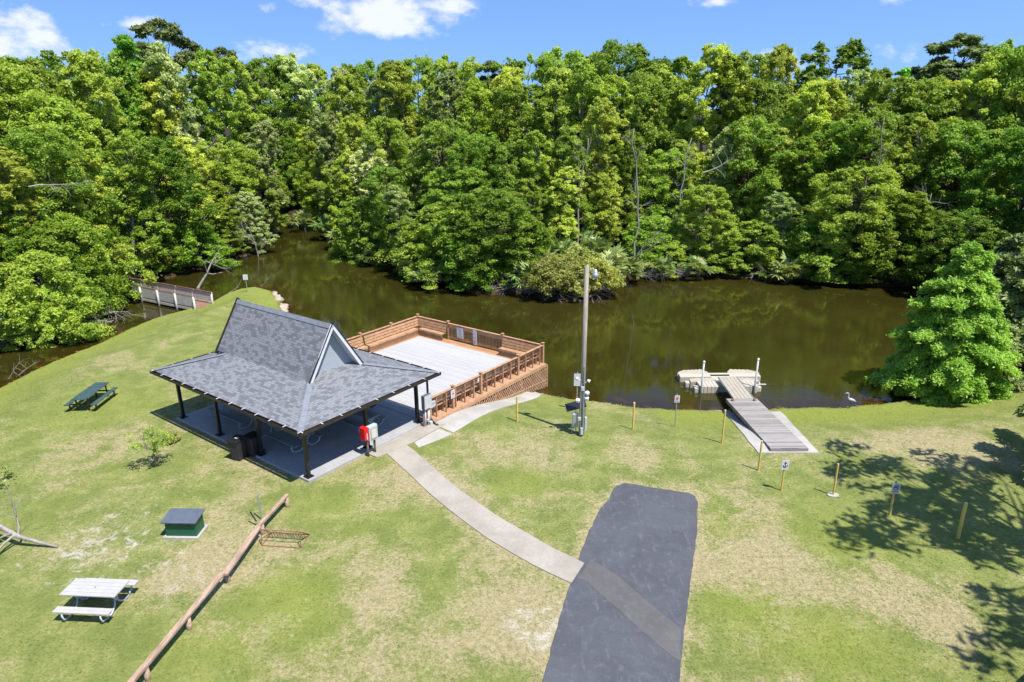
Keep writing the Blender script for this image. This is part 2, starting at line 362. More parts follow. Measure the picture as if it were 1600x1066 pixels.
M['bark'] = simple('grey_bark', (.17, .145, .12), .95, var=.35, scale=2.5, stretch=(3, 3, .6), c2=(.33, .30, .26))
M['bark_dark'] = simple('dark_bark', (.08, .065, .05), .95, var=.35, scale=2.5, stretch=(3, 3, .6))
M['heron'] = simple('grey_feathers', (.4, .4, .42), .8, var=.15)
M['rock'] = simple('pale_shore_rock', (.34, .28, .22), .95, var=.3, scale=1.5)

def leaf_material(name, c1, c2, trans=.38, spec=.3, hue=.10):
    m, nt, b, o = newmat(name)
    v = N(nt, 'ShaderNodeAttribute', _attribute_name='v').outputs['Fac']
    oi = N(nt, 'ShaderNodeObjectInfo').outputs['Random']
    k = mth(nt, 'ADD', v, mth(nt, 'MULTIPLY', mth(nt, 'SUBTRACT', oi, .5), .5))
    c = mixc(nt, ramp(nt, k, .18, .82), c1, c2)
    hs = N(nt, 'ShaderNodeHueSaturation'); L_(nt, c, hs.inputs['Color'])
    L_(nt, mth(nt, 'ADD', .495, mth(nt, 'MULTIPLY', mth(nt, 'FRACT', mth(nt, 'MULTIPLY', oi, 7.13)), .024)), hs.inputs['Hue'])
    L_(nt, mth(nt, 'ADD', .82, mth(nt, 'MULTIPLY', mth(nt, 'FRACT', mth(nt, 'MULTIPLY', oi, 13.7)), .4)), hs.inputs['Value'])
    c = hs.outputs[0]
    L_(nt, c, b.inputs['Base Color']); b.inputs['Roughness'].default_value = .45; b.inputs['Specular IOR Level'].default_value = spec
    tr = N(nt, 'ShaderNodeBsdfTranslucent'); L_(nt, mixc(nt, .5, c, mixc(nt, 1., c, (1.3, 1.25, .5), 'MULTIPLY')), tr.inputs[0])
    mx = N(nt, 'ShaderNodeMixShader'); mx.inputs[0].default_value = trans; L_(nt, b.outputs[0], mx.inputs[1]); L_(nt, tr.outputs[0], mx.inputs[2]); L_(nt, mx.outputs[0], o.inputs[0])
    return m
LM = dict(
    maple=leaf_material('leaf_yellow_green', (.215, .31, .025), (.58, .63, .11), .52),
    oak=leaf_material('leaf_deep_green', (.13, .235, .02), (.37, .48, .065), .5),
    pale=leaf_material('leaf_silver_green', (.25, .34, .085), (.60, .64, .28), .45),
    bush=leaf_material('leaf_fresh_green', (.165, .285, .022), (.46, .56, .08), .5),
    cypress=leaf_material('leaf_cypress', (.18, .40, .035), (.46, .70, .11), .5),
    pine=leaf_material('needle_olive', (.08, .115, .03), (.22, .26, .08), .3),
    palm=leaf_material('palmetto_leaf', (.10, .19, .045), (.36, .42, .14), .25, .5),
    scrub=leaf_material('leaf_olive_scrub', (.24, .27, .05), (.5, .5, .12), .4),
)
LM['grass'] = M['lawn']

# ------------------------------------------------------------------ ground with the creek and pond cut into it
WATER_Z = -1.4
NEAR = [(-30, -40), (-31.5, 5), (-32.1, 20), (-32.1, 36.5), (-32.0, 39.5), (-31.8, 42.2), (-31.3, 44.8), (-30.6, 47.6), (-30.2, 51.2), (-29.6, 54.0), (-28.2, 56.4), (-27.0, 58.8), (-26.9, 61.2), (-26.2, 63.6), (-24.7, 64.6), (-22.4, 62.7), (-20.4, 58.9), (-19.3, 55.8),
        (-17.2, 51), (-13.5, 46.5), (-9.5, 42.3), (-5, 40.2), (-1, 38.7), (1.7, 38.1), (2.7, 37.5), (3.8, 37.0), (5.6, 36.5), (7.3, 35.8), (9.1, 35.5), (12.4, 35.4), (16.0, 35.6), (18.3, 35.6), (21.1, 36.1), (22.4, 36.5), (23.9, 36.8), (27.1, 39.3), (32.3, 46.5), (37, 51)]
FAR = [(39.8, 56.4), (40.5, 62), (36.8, 63.6), (31.1, 64.5), (25.6, 66.5), (19.9, 68.4), (13.3, 68.6), (12.1, 67.4), (10.0, 63.8), (9.1, 60.6), (5.7, 59.0), (2.9, 59.6), (1.2, 62.4), (-1.2, 61.3), (-3.5, 62.0), (-6.1, 64.5), (-9.2, 69.4), (-12.8, 75.5), (-17.8, 83.1), (-23.5, 93.8), (-27.8, 101.9), (-31.5, 107.9), (-34.6, 109.9), (-35.7, 103.0), (-32.9, 93.1), (-31.0, 84.9), (-31.4, 80.2), (-32.8, 76.0), (-34.3, 72.8), (-35.1, 69.8), (-36.0, 67.6), (-36.4, 63.8), (-35.4, 58.2), (-34.4, 54.3), (-34.4, 51.7), (-35.2, 49.6), (-36.3, 47.8), (-37.0, 45.4), (-37.2, 42.1), (-37.5, 25), (-37, 5), (-36, -40)]
def densify(pl, step=.8, jit=.16, seed=1):
    rg = np.random.default_rng(seed); o = []
    for a, b in zip(pl[:-1], pl[1:]):
        a = np.array(a, float); b = np.array(b, float); n = max(1, int(np.linalg.norm(b - a) / step))
        for i in range(n): o.append(a + (b - a) * i / n + rg.normal(0, jit, 2) * (i > 0))
    o.append(np.array(pl[-1], float)); return np.array(o)
NP = densify(NEAR, jit=.07); FP = densify(FAR, jit=.2, seed=2)
POND = np.concatenate([NP, FP])
def seg_dist(P, poly, closed=False):
    a = poly; b = np.roll(poly, -1, 0)
    if not closed: a, b = a[:-1], b[:-1]
    D = np.full(len(P), 1e9)
    for p, q in zip(a, b):
        d = q - p; t = np.clip(((P - p) @ d) / (d @ d + 1e-12), 0, 1); D = np.minimum(D, np.hypot(*(P - p - t[:, None] * d).T))
    return D
def inside(P, poly):
    x, y = P[:, 0], P[:, 1]; c = np.zeros(len(P), bool); n = len(poly)
    for i in range(n):
        x1, y1 = poly[i]; x2, y2 = poly[(i + 1) % n]
        if y1 == y2: continue
        m = ((y1 > y) != (y2 > y)) & (x < (x2 - x1) * (y - y1) / (y2 - y1) + x1); c ^= m
    return c
sst = lambda t: (lambda u: u * u * (3 - 2 * u))(np.clip(t, 0, 1))
def field(P):
    P = np.asarray(P, float); dn = seg_dist(P, NP); df = seg_dist(P, FP); ins = inside(P, POND); d = np.minimum(dn, df)
    forest = sst((dn - df - .3) / 2.) * (~ins) + 0.
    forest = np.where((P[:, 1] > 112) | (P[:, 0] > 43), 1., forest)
    z = np.where(ins, WATER_Z - .12 - np.minimum(d * .3, 1.6), WATER_Z - .02 + .32 * sst(d / .45) + 1.1 * sst(d / 7.))
    z = np.where((P[:, 1] > 112) & ins, 0, z)
    return z, d, ins, forest
def hz(x, y): return float(field([(x, y)])[0][0])
def GT(px, py):
    z = 0.
    for _ in range(12):
        g = G(px, py, z); z = .5 * z + .5 * hz(g[0], g[1])
    g = G(px, py, z); g[2] = hz(g[0], g[1]); return g
def spaced(segs):
    o = []
    for a, b, s in segs: o += list(np.arange(a, b, s))
    return np.array(o)
gx = spaced([(-1500, -300, 150), (-300, -70, 12), (-70, -39, 1.), (-39, 42, .27), (42, 80, 1.5), (80, 300, 14), (300, 1501, 150)])
gy = spaced([(-600, -40, 60), (-40, 8, 2.), (8, 70, .27), (70, 114, .8), (114, 180, 5), (180, 500, 30), (500, 3001, 250)])
X, Y = np.meshgrid(gx, gy); P2 = np.stack([X.ravel(), Y.ravel()], 1)
near = (P2[:, 0] > -60) & (P2[:, 0] < 60) & (P2[:, 1] < 130) & (P2[:, 1] > -40)
Zg = np.zeros(len(P2)); Dg = np.full(len(P2), 99.); Ig = np.zeros(len(P2), bool); Fg = np.zeros(len(P2))
Zg[near], Dg[near], Ig[near], Fg[near] = field(P2[near]); Fg[~near & (P2[:, 1] > 30)] = 1.
nx, ny = len(gx), len(gy)
idx = np.arange(nx * ny).reshape(ny, nx)
Fq = np.stack([idx[:-1, :-1], idx[:-1, 1:], idx[1:, 1:], idx[1:, :-1]], -1).reshape(-1, 4)
WALKL = [(589, 697), (612, 716), (640, 742), (668, 769), (700, 796), (730, 819), (760, 841), (795, 862), (830, 882), (862, 898), (893, 912)]
WALKR = [(627, 690), (650, 707), (672, 727), (696, 748), (722, 769), (750, 789), (785, 812), (820, 832), (858, 854), (886, 868), (913, 881)]
ASPH = [(953, 780), (956, 768), (963, 760), (975, 756), (990, 757), (1020, 763), (1055, 768), (1076, 771), (1086, 776), (1090, 785), (1090, 800), (1089, 830), (1083, 875), (1076, 930), (1068, 1000), (1062, 1066), (1050, 1200), (780, 1300), (848, 1066), (868, 990), (890, 915), (912, 850), (938, 795)]
aw = np.array([G(*q)[:2] for q in ASPH])
C0 = np.array([-10.79, 31.56]); E1 = np.array([.801, -.599]); E2 = np.array([.599, .801])
PL = lambda s, t: C0 + E1 * s + E2 * t
slabp = np.array([PL(-5.35, -3.62), PL(5.33, -3.62), PL(5.33, 3.55), PL(-5.35, 3.55)])
wl = np.array([G(*q)[:2] for q in WALKL]); wr = np.array([G(*q)[:2] for q in WALKR])
bare = np.zeros(len(P2)); nn = near & (np.abs(P2[:, 0]) < 30) & (P2[:, 1] > 5)
q = P2[nn]
bb = np.maximum.reduce([np.exp(-seg_dist(q, aw, True) / .5), .8 * np.exp(-seg_dist(q, slabp, True) / .9), .7 * np.exp(-seg_dist(q, wl) / .55), .4 * np.exp(-seg_dist(q, wr) / .5)])
for (px, py, rr, st) in [(780, 960, 2.3, .85), (700, 1010, 2.6, .65), (600, 940, 2., .55), (620, 1040, 2., .55), (760, 700, 2.2, .5), (860, 770, 1.5, .5), (1000, 700, 2., .45), (420, 880, 1.6, .5), (100, 860, 2.5, .5), (200, 690, 2.5, .45), (330, 640, 1., .3), (1190, 800, 1.6, .4), (1480, 960, 2., .6), (1390, 900, 1.5, .5), (420, 600, 3., .35), (850, 1000, 1.2, 1.3), (300, 900, 1.6, .5), (160, 800, 1.4, .4), (1030, 960, .6, .5), (1210, 880, 2., .6), (1140, 1000, 2., .55), (720, 690, 1.8, .35), (900, 720, 2.2, .4), (1450, 700, 3., .5), (1440, 800, 2., .3), (560, 745, 1.4, .7), (530, 860, 1.5, .35), (240, 715, 1., .8), (60, 740, 2., .4)]:
    g = G(px, py)[:2]; bb = np.maximum(bb, st * np.exp(-(np.hypot(*(q - g).T) / rr) ** 2))
bare[nn] = bb
fresh = np.clip(1 - np.abs(Dg - 1.5) / 4.5, 0, 1) ** 1.2 * (P2[:, 0] > 8) + .9 * np.clip(1 - Dg / 5.5, 0, 1) * (P2[:, 0] < -8) + .35 * np.clip(1 - Dg / 5, 0, 1) * (np.abs(P2[:, 0]) <= 8)
for (px, py, rr, st) in [(1180, 950, 1.6, .55), (1290, 1010, 2.2, .6), (470, 940, 2., .5), (350, 1010, 1.5, .4), (820, 760, 1.2, .5), (800, 690, 1., .4), (1330, 850, 2., .5), (540, 800, 1.6, .35), (160, 640, 3., .35), (1130, 830, 1.3, .45)]:
    g = G(px, py)[:2]; fresh = np.maximum(fresh, st * np.exp(-(np.hypot(*(P2 - g).T) / rr) ** 2))
sand = 1. * np.exp(-(np.hypot(*(P2 - np.array([-13.5, 21.5])).T) / 6.) ** 2) + 1.1 * np.exp(-(np.hypot(*(P2 - np.array([.8, 17.2])).T) / 1.1) ** 2) + .35 * np.exp(-(np.hypot(*(P2 - np.array([18., 25.])).T) / 5.) ** 2) + .8 * bare
wet = np.clip(1.1 - Dg / .42, 0, 1) * (~Ig); wet[Ig] = 1
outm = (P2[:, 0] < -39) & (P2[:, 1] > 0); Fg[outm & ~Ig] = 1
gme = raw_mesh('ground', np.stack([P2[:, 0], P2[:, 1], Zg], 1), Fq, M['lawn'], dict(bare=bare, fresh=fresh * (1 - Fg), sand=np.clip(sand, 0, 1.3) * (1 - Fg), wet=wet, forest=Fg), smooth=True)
tag(obj('ground', gme), kind='structure')

# water sheet with a shallow rim
wx = spaced([(-41, 44, .5)]); wy = spaced([(-40, 30, 4), (30, 114, .5)])
XW, YW = np.meshgrid(wx, wy); PW = np.stack([XW.ravel(), YW.ravel()], 1)
dw = np.minimum(seg_dist(PW, NP), seg_dist(PW, FP) + .8)
iw = np.arange(len(wx) * len(wy)).reshape(len(wy), len(wx))
wme = raw_mesh('water', np.column_stack([PW, np.full(len(PW), WATER_Z)]), np.stack([iw[:-1, :-1], iw[:-1, 1:], iw[1:, 1:], iw[1:, :-1]], -1).reshape(-1, 4), M['water'], dict(shallow=np.clip(1 - dw / 2.2, 0, 1)), smooth=True)
tag(obj('water', wme), kind='structure')

def strip(name, left, right, mat, lift=.03, n=6, thick=.12, world=False, sub=4):
    l = [np.array(a[:2]) if world else G(*a)[:2] for a in left]; r = [np.array(a[:2]) if world else G(*a)[:2] for a in right]
    def res(p):
        o = []
        for a, b in zip(p[:-1], p[1:]):
            for i in range(sub): o.append(a + (b - a) * i / sub)
        return o + [p[-1]]
    l = res(l); r = res(r); V = []; m = len(l)
    for a, b in zip(l, r):
        for k in range(n + 1): V.append(a + (b - a) * k / n)
    z = field(V)[0] + lift; V = [(v[0], v[1], zz) for v, zz in zip(V, z)]
    F = [(i * (n + 1) + k, i * (n + 1) + k + 1, (i + 1) * (n + 1) + k + 1, (i + 1) * (n + 1) + k) for i in range(m - 1) for k in range(n)]
    mb = MB(); mb.add(V, [f[::-1] for f in F])
    e = [i * (n + 1) for i in range(m)] + [(m - 1) * (n + 1) + k for k in range(1, n + 1)] + [i * (n + 1) + n for i in range(m - 2, -1, -1)] + [k for k in range(n - 1, 0, -1)]
    k = len(mb.v); mb.v += [(V[i][0], V[i][1], V[i][2] - thick) for i in e]; ne = len(e)
    for j in range(ne): mb.f.append([e[j], e[(j + 1) % ne], k + (j + 1) % ne, k + j]); mb.uv.append([(0, 0)] * 4)
    return tag(mb.build(name, mat), kind='structure')
strip('sidewalk', WALKL, WALKR, M['walk'], .035)
# joint lines of the walk are real grooves: thin dark gaps between slabs
# apron where the walk meets the pavilion, and the concrete walk along the deck skirt
strip('concrete_apron', [tuple(PL(5.34, -.35)), tuple(PL(5.34, 1.5)), tuple(PL(5.34, 3.72))], [tuple(PL(6.02, -.35) + .0), tuple(PL(6.3, 1.6)), tuple(PL(6.25, 4.0))], M['walk'], .05, world=True)
strip('deck_walk', [tuple(PL(5.62, 3.74)), tuple(PL(5.62, 6)), tuple(PL(5.62, 9)), tuple(PL(5.62, 12)), tuple(PL(5.9, 13.7))], [tuple(PL(7.15, 3.6)), tuple(PL(7.05, 6)), tuple(PL(6.95, 9)), tuple(PL(6.75, 11.5)), tuple(PL(6.35, 13.2))], M['walk2'], .03, world=True)
strip('concrete_pad', [tuple(PL(6.33, 1.75)), tuple(PL(6.3, 2.6)), tuple(PL(6.28, 3.5))], [tuple(PL(6.85, 1.5)), tuple(PL(7.1, 2.7)), tuple(PL(7.2, 3.5))], M['walk2'], .012, world=True)
# asphalt pad with a ragged edge, and the trench patch across it
rg = np.random.default_rng(5); ed = []
for a, b in zip(aw, np.roll(aw, -1, 0)):
    n = max(2, int(np.linalg.norm(b - a) / .28)); 
    for i in range(n): ed.append(a + (b - a) * i / n + rg.normal(0, .014, 2))
mb = MB(); mb.prism([tuple(p) for p in ed], -.05, .03); tag(mb.build('asphalt_drive', M['asphalt']), kind='structure')
pt = [G(922, 876), G(938, 884), G(968, 903), G(1010, 940), G(1064, 984), G(1063.5, 1036), G(1042, 1020), G(1000, 985), G(960, 948), G(914, 908), G(903, 905), G(914, 889)]
ed = []
for a, b in zip(pt, pt[1:] + pt[:1]):
    n = max(2, int(np.linalg.norm(b - a) / .15))
    for i in range(n): ed.append((a + (b - a) * i / n)[:2] + rg.normal(0, .012, 2))
mb = MB(); mb.prism([tuple(p) for p in ed], .02, .036); tag(mb.build('asphalt_patch', M['patch']), kind='structure')

# short grass blades over the lawn: nobody could count them
def grass():
    rg = np.random.default_rng(11); n = 230000
    # density falls off with distance
    Yg = 13.5 + 46 * rg.random(n) ** 1.9; Xg = (rg.random(n) * 2 - 1) * (Yg * .80 + 3)
    P = np.stack([Xg, Yg], 1)
    z, d, ins, fo = field(P)
    k = (~ins) & (fo < .3) & (d > .12) & ~inside(P, aw) & ~inside(P, slabp)
    wp = np.concatenate([wl, wr[::-1]]); k &= ~inside(P, wp)
    for poly in ([PL(5.3, -.4), PL(6.02, -.35), PL(6.3, 1.6), PL(7.2, 2.6), PL(7.15, 3.6), PL(6.35, 13.3), PL(5.3, 14)], [PL(-5.4, 3.4), PL(5.5, 3.4), PL(5.5, 14), PL(-5.4, 14)], [(11.1, 34.8), (14.8, 34.7), (14.05, 27.9), (11.2, 27.9)], [(-13.1, 21.4), (-11.6, 21.4), (-11.6, 22.4), (-13.1, 22.4)]):
        k &= ~inside(P, np.array(poly))
    P = P[k]; z = z[k]; n = len(P)
    a = rg.random(n) * 6.283; h = .012 + .022 * rg.random(n) ** 2; wd = .014 + .012 * rg.random(n) + P[:, 1] * .0004; le = rg.normal(0, .075, (n, 2))
    t = np.stack([np.cos(a), np.sin(a)], 1) * wd[:, None]
    V = np.empty((n, 3, 3)); V[:, 0, :2] = P - t; V[:, 1, :2] = P + t; V[:, 2, :2] = P + le; V[:, 0, 2] = V[:, 1, 2] = z - .005; V[:, 2, 2] = z + h
    cr_ = np.cross(V[:, 1] - V[:, 0], V[:, 2] - V[:, 0])[:, 2] < 0; V[cr_] = V[cr_][:, [1, 0, 2]]
    ii = np.clip(np.searchsorted(gx, P[:, 0]), 0, nx - 1); jj = np.clip(np.searchsorted(gy, P[:, 1]), 0, ny - 1); kk = jj * nx + ii
    me = raw_mesh('grass_blades', V.reshape(-1, 3), np.arange(n * 3).reshape(-1, 3), M['grass'], dict(bare=np.repeat(bare[kk], 3), fresh=np.repeat((fresh * (1 - Fg))[kk], 3), sand=np.repeat(np.clip(sand, 0, 1.3)[kk], 3)))
    # same patches as the ground beneath
    o = tag(obj('grass_blades', me), kind='stuff', label='short patchy green and straw coloured grass covering the lawn', cat='grass')
    return o
grass()

# ------------------------------------------------------------------ trees
def unit(v): return v / (np.linalg.norm(v, axis=-1, keepdims=True) + 1e-9)
def leaf_quads(c, nrm, size, rg, aspect=1.5):
    n = len(c); a = unit(rg.normal(size=(n, 3))); t = unit(np.cross(nrm, a)); b = np.cross(nrm, t)
    s = (size * (.65 + .7 * rg.random(n)))[:, None] if np.ndim(size) == 0 else size[:, None]
    V = np.stack([c - t * s * aspect * .5, c + b * s * .5 + t * s * .12, c + t * s * aspect * .5 + nrm * s * .15, c - b * s * .5 + t * s * .12], 1)
    return V.reshape(-1, 3), np.arange(4 * n).reshape(-1, 4)
SHAPES = {   # crown radius against relative height
    'round': lambda u: np.sqrt(np.clip(1 - (1.75 * (u - .5)) ** 2, .04, 1)),
    'edge': lambda u: (.72 + .28 * np.sin(u * 9)) * np.clip((1 - u) * 2.6, .12, 1) ** .55 * np.clip(.62 + u * 1.3, 0, 1),
    'cone': lambda u: np.clip(1.02 - u, .03, 1) ** .72 * np.clip(.75 + u * 1.6, 0, 1),
    'dome': lambda u: np.sqrt(np.clip(1 - u ** 2.2, .02, 1)),
    'flat': lambda u: np.sqrt(np.clip(1 - (1.9 * (u - .45)) ** 2, .03, 1)),
}
def crown(seed, H, Rr, base, shape, ncl, nsub, nleaf, leaf, rc=(.2, .34), up=.55, flat=.8, aspect=1.5, fill=.45, droop=0.):
    rg = np.random.default_rng(seed); f = SHAPES[shape]; ph = rg.random(4) * 6.28; v0 = rg.random()
    u = (np.arange(ncl) + rg.random(ncl)) / ncl; th = np.arange(ncl) * 2.39996 + rg.normal(0, .35, ncl)
    lobe = 1 + .20 * np.sin(2 * th + ph[0] + 3 * u) + .14 * np.sin(3 * th + ph[1] - 5 * u) + .12 * np.sin(5 * th + ph[2])
    rad = Rr * f(u) * lobe * (fill + (1 - fill) * rg.random(ncl) ** .5)
    cr = Rr * (rc[0] + (rc[1] - rc[0]) * rg.random(ncl)) * (.6 + .5 * f(u))
    rad = np.maximum(rad - cr * .5, 0)
    z0 = base * H; cc = np.stack([np.cos(th) * rad, np.sin(th) * rad, z0 + (H - z0) * u - cr * .4], 1)
    cc[:, 2] += rg.normal(0, .03 * H, ncl) * (u < .9) - droop * rad
    cv = rg.random(ncl)
    # puffs on each clump
    ci = np.repeat(np.arange(ncl), nsub); n2 = len(ci); d = unit(rg.normal(size=(n2, 3)) + np.array([0, 0, .45]) + unit(cc[ci] * [1, 1, 0]) * .5)
    sc = cc[ci] + d * (cr[ci] * (.55 + .4 * rg.random(n2)))[:, None] * [1, 1, flat]; sr = cr[ci] * (.30 + .2 * rg.random(n2)); sv = rg.random(n2)
    si = np.repeat(np.arange(n2), nleaf); n3 = len(si); d3 = unit(rg.normal(size=(n3, 3)) + np.array([0, 0, .35]))
    p = sc[si] + d3 * (sr[si] * rg.random(n3) ** .4 * (1 + .9 * (rg.random(n3) < .35) * rg.random(n3)))[:, None] * [1.15, 1.15, flat]
    nr = unit(d3 * .6 + np.array([.08, -.1, up]) + rg.normal(size=(n3, 3)) * .55)
    p[:, 2] = np.maximum(p[:, 2], .15)
    V, F = leaf_quads(p, nr, leaf, rg, aspect)
    v = np.clip(.30 * cv[ci[si]] + .35 * sv[si] + .35 * rg.random(n3), 0, 1)
    return V, F, np.repeat(v, 4), cc, cr
def limbs(mb, cc, H, tr, rg, frac=.6, lean=(0, 0), th=1.):
    top = Vector((lean[0], lean[1], H * .93)); n = 9
    def spine(z): t = z / H; return Vector((lean[0] * t * t + .25 * math.sin(z * .45 + lean[1] * 7), lean[1] * t * t + .22 * math.cos(z * .5 + lean[0] * 5) - .22, z))
    mb.tube([spine(H * .93 * i / n) for i in range(n + 1)], [tr * (1.25 if i == 0 else 1) * (1 - .86 * i / n) for i in range(n + 1)], 8)
    k = [c for c in cc if rg.random() < frac]
    for c in k:
        r = math.hypot(c[0], c[1]); z0 = max(.4, c[2] - .45 * r - .12 * H * rg.random()); z0 = min(z0, H * .85); a = spine(z0); b = Vector(c); mid = a.lerp(b, .5) + Vector((rg.normal() * .2, rg.normal() * .2, -.12 * r + rg.normal() * .2))
        ra = tr * .42 * (1 - z0 / H) + .03
        mb.tube([a, a.lerp(mid, .55) + Vector((rg.normal(), rg.normal(), rg.normal())) * .08, mid, mid.lerp(b, .5) + Vector((rg.normal(), rg.normal(), rg.normal())) * .12, b], [x * th for x in (ra, ra * .8, ra * .6, ra * .42, .015)], 5, caps=False)
VAR = {}
def variant(kind, leafmat, n, H, Rr, tr, bark='bark', limbfrac=.6, lean=.8, th=1., **kw):
    L = []
    for i in range(n):
        sd = abs(hash_(kind)) + i * 17; V, F, v, cc, cr = crown(sd, H, Rr, **kw)
        rg = np.random.default_rng(sd + 5); le = (rg.normal() * lean, rg.normal() * lean)
        t = (V[:, 2] / H) ** 2; V[:, 0] += le[0] * t; V[:, 1] += le[1] * t; t2 = (cc[:, 2] / H) ** 2; cc = cc + np.stack([le[0] * t2, le[1] * t2, 0 * t2], 1)
        me = raw_mesh('crown_' + kind, V, F, LM[leafmat], dict(v=v)); mb = MB(); limbs(mb, cc, H, tr, rg, limbfrac * .55, le, th)
        tm = bpy.data.meshes.new('trunk_' + kind); tm.from_pydata(mb.v, [], mb.f); tm.update(); tm.polygons.foreach_set('use_smooth', [True] * len(tm.polygons)); tm.materials.append(M[bark])
        L.append((me, tm))
    VAR[kind] = (L, H, Rr)
def hash_(s):
    h = 0
    for ch in s: h = (h * 31 + ord(ch)) % 9973
    return h
variant('maple', 'maple', 4, 18, 4.4, .24, base=.10, shape='edge', ncl=150, nsub=9, nleaf=46, leaf=.155, rc=(.11, .22))
variant('oak', 'oak', 3, 17, 5.2, .32, bark='bark_dark', base=.12, shape='round', ncl=150, nsub=9, nleaf=48, leaf=.16, rc=(.11, .21))
variant('pale', 'pale', 2, 16, 4.0, .2, base=.12, shape='edge', ncl=130, nsub=9, nleaf=42, leaf=.155, rc=(.1, .2), limbfrac=.7)
variant('bush', 'bush', 4, 8, 4.2, .16, base=.03, shape='dome', ncl=130, nsub=9, nleaf=46, leaf=.145, rc=(.12, .23), lean=.4)
variant('cypress', 'cypress', 2, 20, 4.2, .26, base=.15, shape='cone', ncl=90, nsub=9, nleaf=36, leaf=.2, rc=(.14, .26), flat=.5, aspect=2.4)
variant('pine', 'pine', 2, 24, 5.0, .24, bark='bark_dark', base=.55, shape='flat', ncl=46, nsub=9, nleaf=34, leaf=.26, rc=(.13, .22), flat=.6, aspect=3.2, limbfrac=1., fill=.25, th=1.3)
variant('open', 'oak', 2, 20, 4.8, .24, bark='bark', base=.35, shape='round', ncl=52, nsub=8, nleaf=30, leaf=.27, rc=(.13, .24), limbfrac=1., th=1.3)

TREES = []   # (px, Y, top row, kind, width factor, rank)
def T(rank, *rows):
    for r in rows: TREES.append((*r, rank))
T(0, (10, 48.5, 395, 'bush', .9), (52, 53, 350, 'bush', 1.0), (100, 57, 335, 'bush', .9), (98, 61.5, 350, 'bush', .7), (62, 51, 425, 'bush', .6), (92, 54.0, 425, 'bush', .5), (12, 47.5, 450, 'bush', .5),
  (160, 69, 335, 'bush', .75), (222, 70, 335, 'maple', .75), (282, 73.5, 350, 'bush', .95), (335, 78, 318, 'maple', .75), (392, 82, 300, 'pale', .8), (405, 93, 255, 'oak', .8),
  (500, 101, 245, 'oak', .9), (530, 90, 240, 'maple', .85), (572, 84, 225, 'pale', .95), (560, 79, 310, 'bush', .9), (605, 78, 262, 'oak', .8), (632, 73, 290, 'pale', .75), (668, 70.5, 318, 'bush', 1.1), (705, 67.5, 330, 'bush', 1.), (716, 72, 260, 'oak', .85),
  (762, 65.0, 296, 'oak', .95), (735, 65.2, 350, 'bush', .9), (805, 66.5, 330, 'bush', .9), (832, 68, 280, 'maple', .7),
  (880, 71, 262, 'maple', .8), (930, 74, 268, 'maple', .75), (985, 75.5, 300, 'maple', .6), (1018, 73, 340, 'bush', .95), (1062, 72.2, 372, 'bush', .9), (1108, 72.5, 290, 'oak', .75), (1150, 71.8, 385, 'bush', .8), (1196, 71.5, 345, 'bush', 1.05), (1240, 71, 300, 'pale', .75), (1262, 69.5, 400, 'bush', .85),
  (1302, 69, 330, 'bush', 1.1), (1350, 67.8, 262, 'oak', 1.), (1398, 67.2, 330, 'bush', 1.0), (1440, 67, 300, 'maple', .9), (1490, 66, 330, 'oak', .8), (1545, 60, 340, 'oak', .8), (1585, 52, 400, 'oak', .6), (1640, 52, 380, 'bush', 1.))
T(1, (15, 57, 230, 'maple', 1.), (68, 60, 205, 'oak', .9), (125, 62, 232, 'maple', .9), (180, 66, 205, 'maple', .95), (235, 72, 215, 'oak', .95), (290, 78, 215, 'maple', .95), (345, 86, 225, 'oak', 1.), (400, 92, 190, 'pale', .9), (440, 113, 215, 'oak', .9), (478, 114, 200, 'maple', .9),
  (520, 100, 175, 'pale', .9), (560, 93, 180, 'maple', .9), (610, 86, 185, 'oak', .8), (650, 80, 205, 'pale', .9), (695, 77, 190, 'oak', .95), (745, 74, 210, 'oak', .95), (790, 73, 225, 'oak', .8), (840, 74, 205, 'maple', .85), (890, 73, 200, 'maple', .8), (935, 75, 155, 'maple', .85), (985, 77, 205, 'maple', .75), (1030, 79, 235, 'oak', .9),
  (1075, 79, 220, 'maple', .9), (1125, 78, 200, 'pale', .8), (1170, 77, 185, 'oak', .9), (1215, 76, 200, 'maple', .9), (1262, 75, 215, 'maple', .85), (1310, 76, 190, 'oak', .95), (1355, 75, 175, 'oak', 1.), (1400, 74, 215, 'maple', .9), (1448, 73, 178, 'maple', 1.), (1500, 71, 195, 'oak', 1.), (1552, 68, 205, 'maple', .95), (1605, 64, 200, 'oak', 1.), (1660, 60, 200, 'maple', 1.))
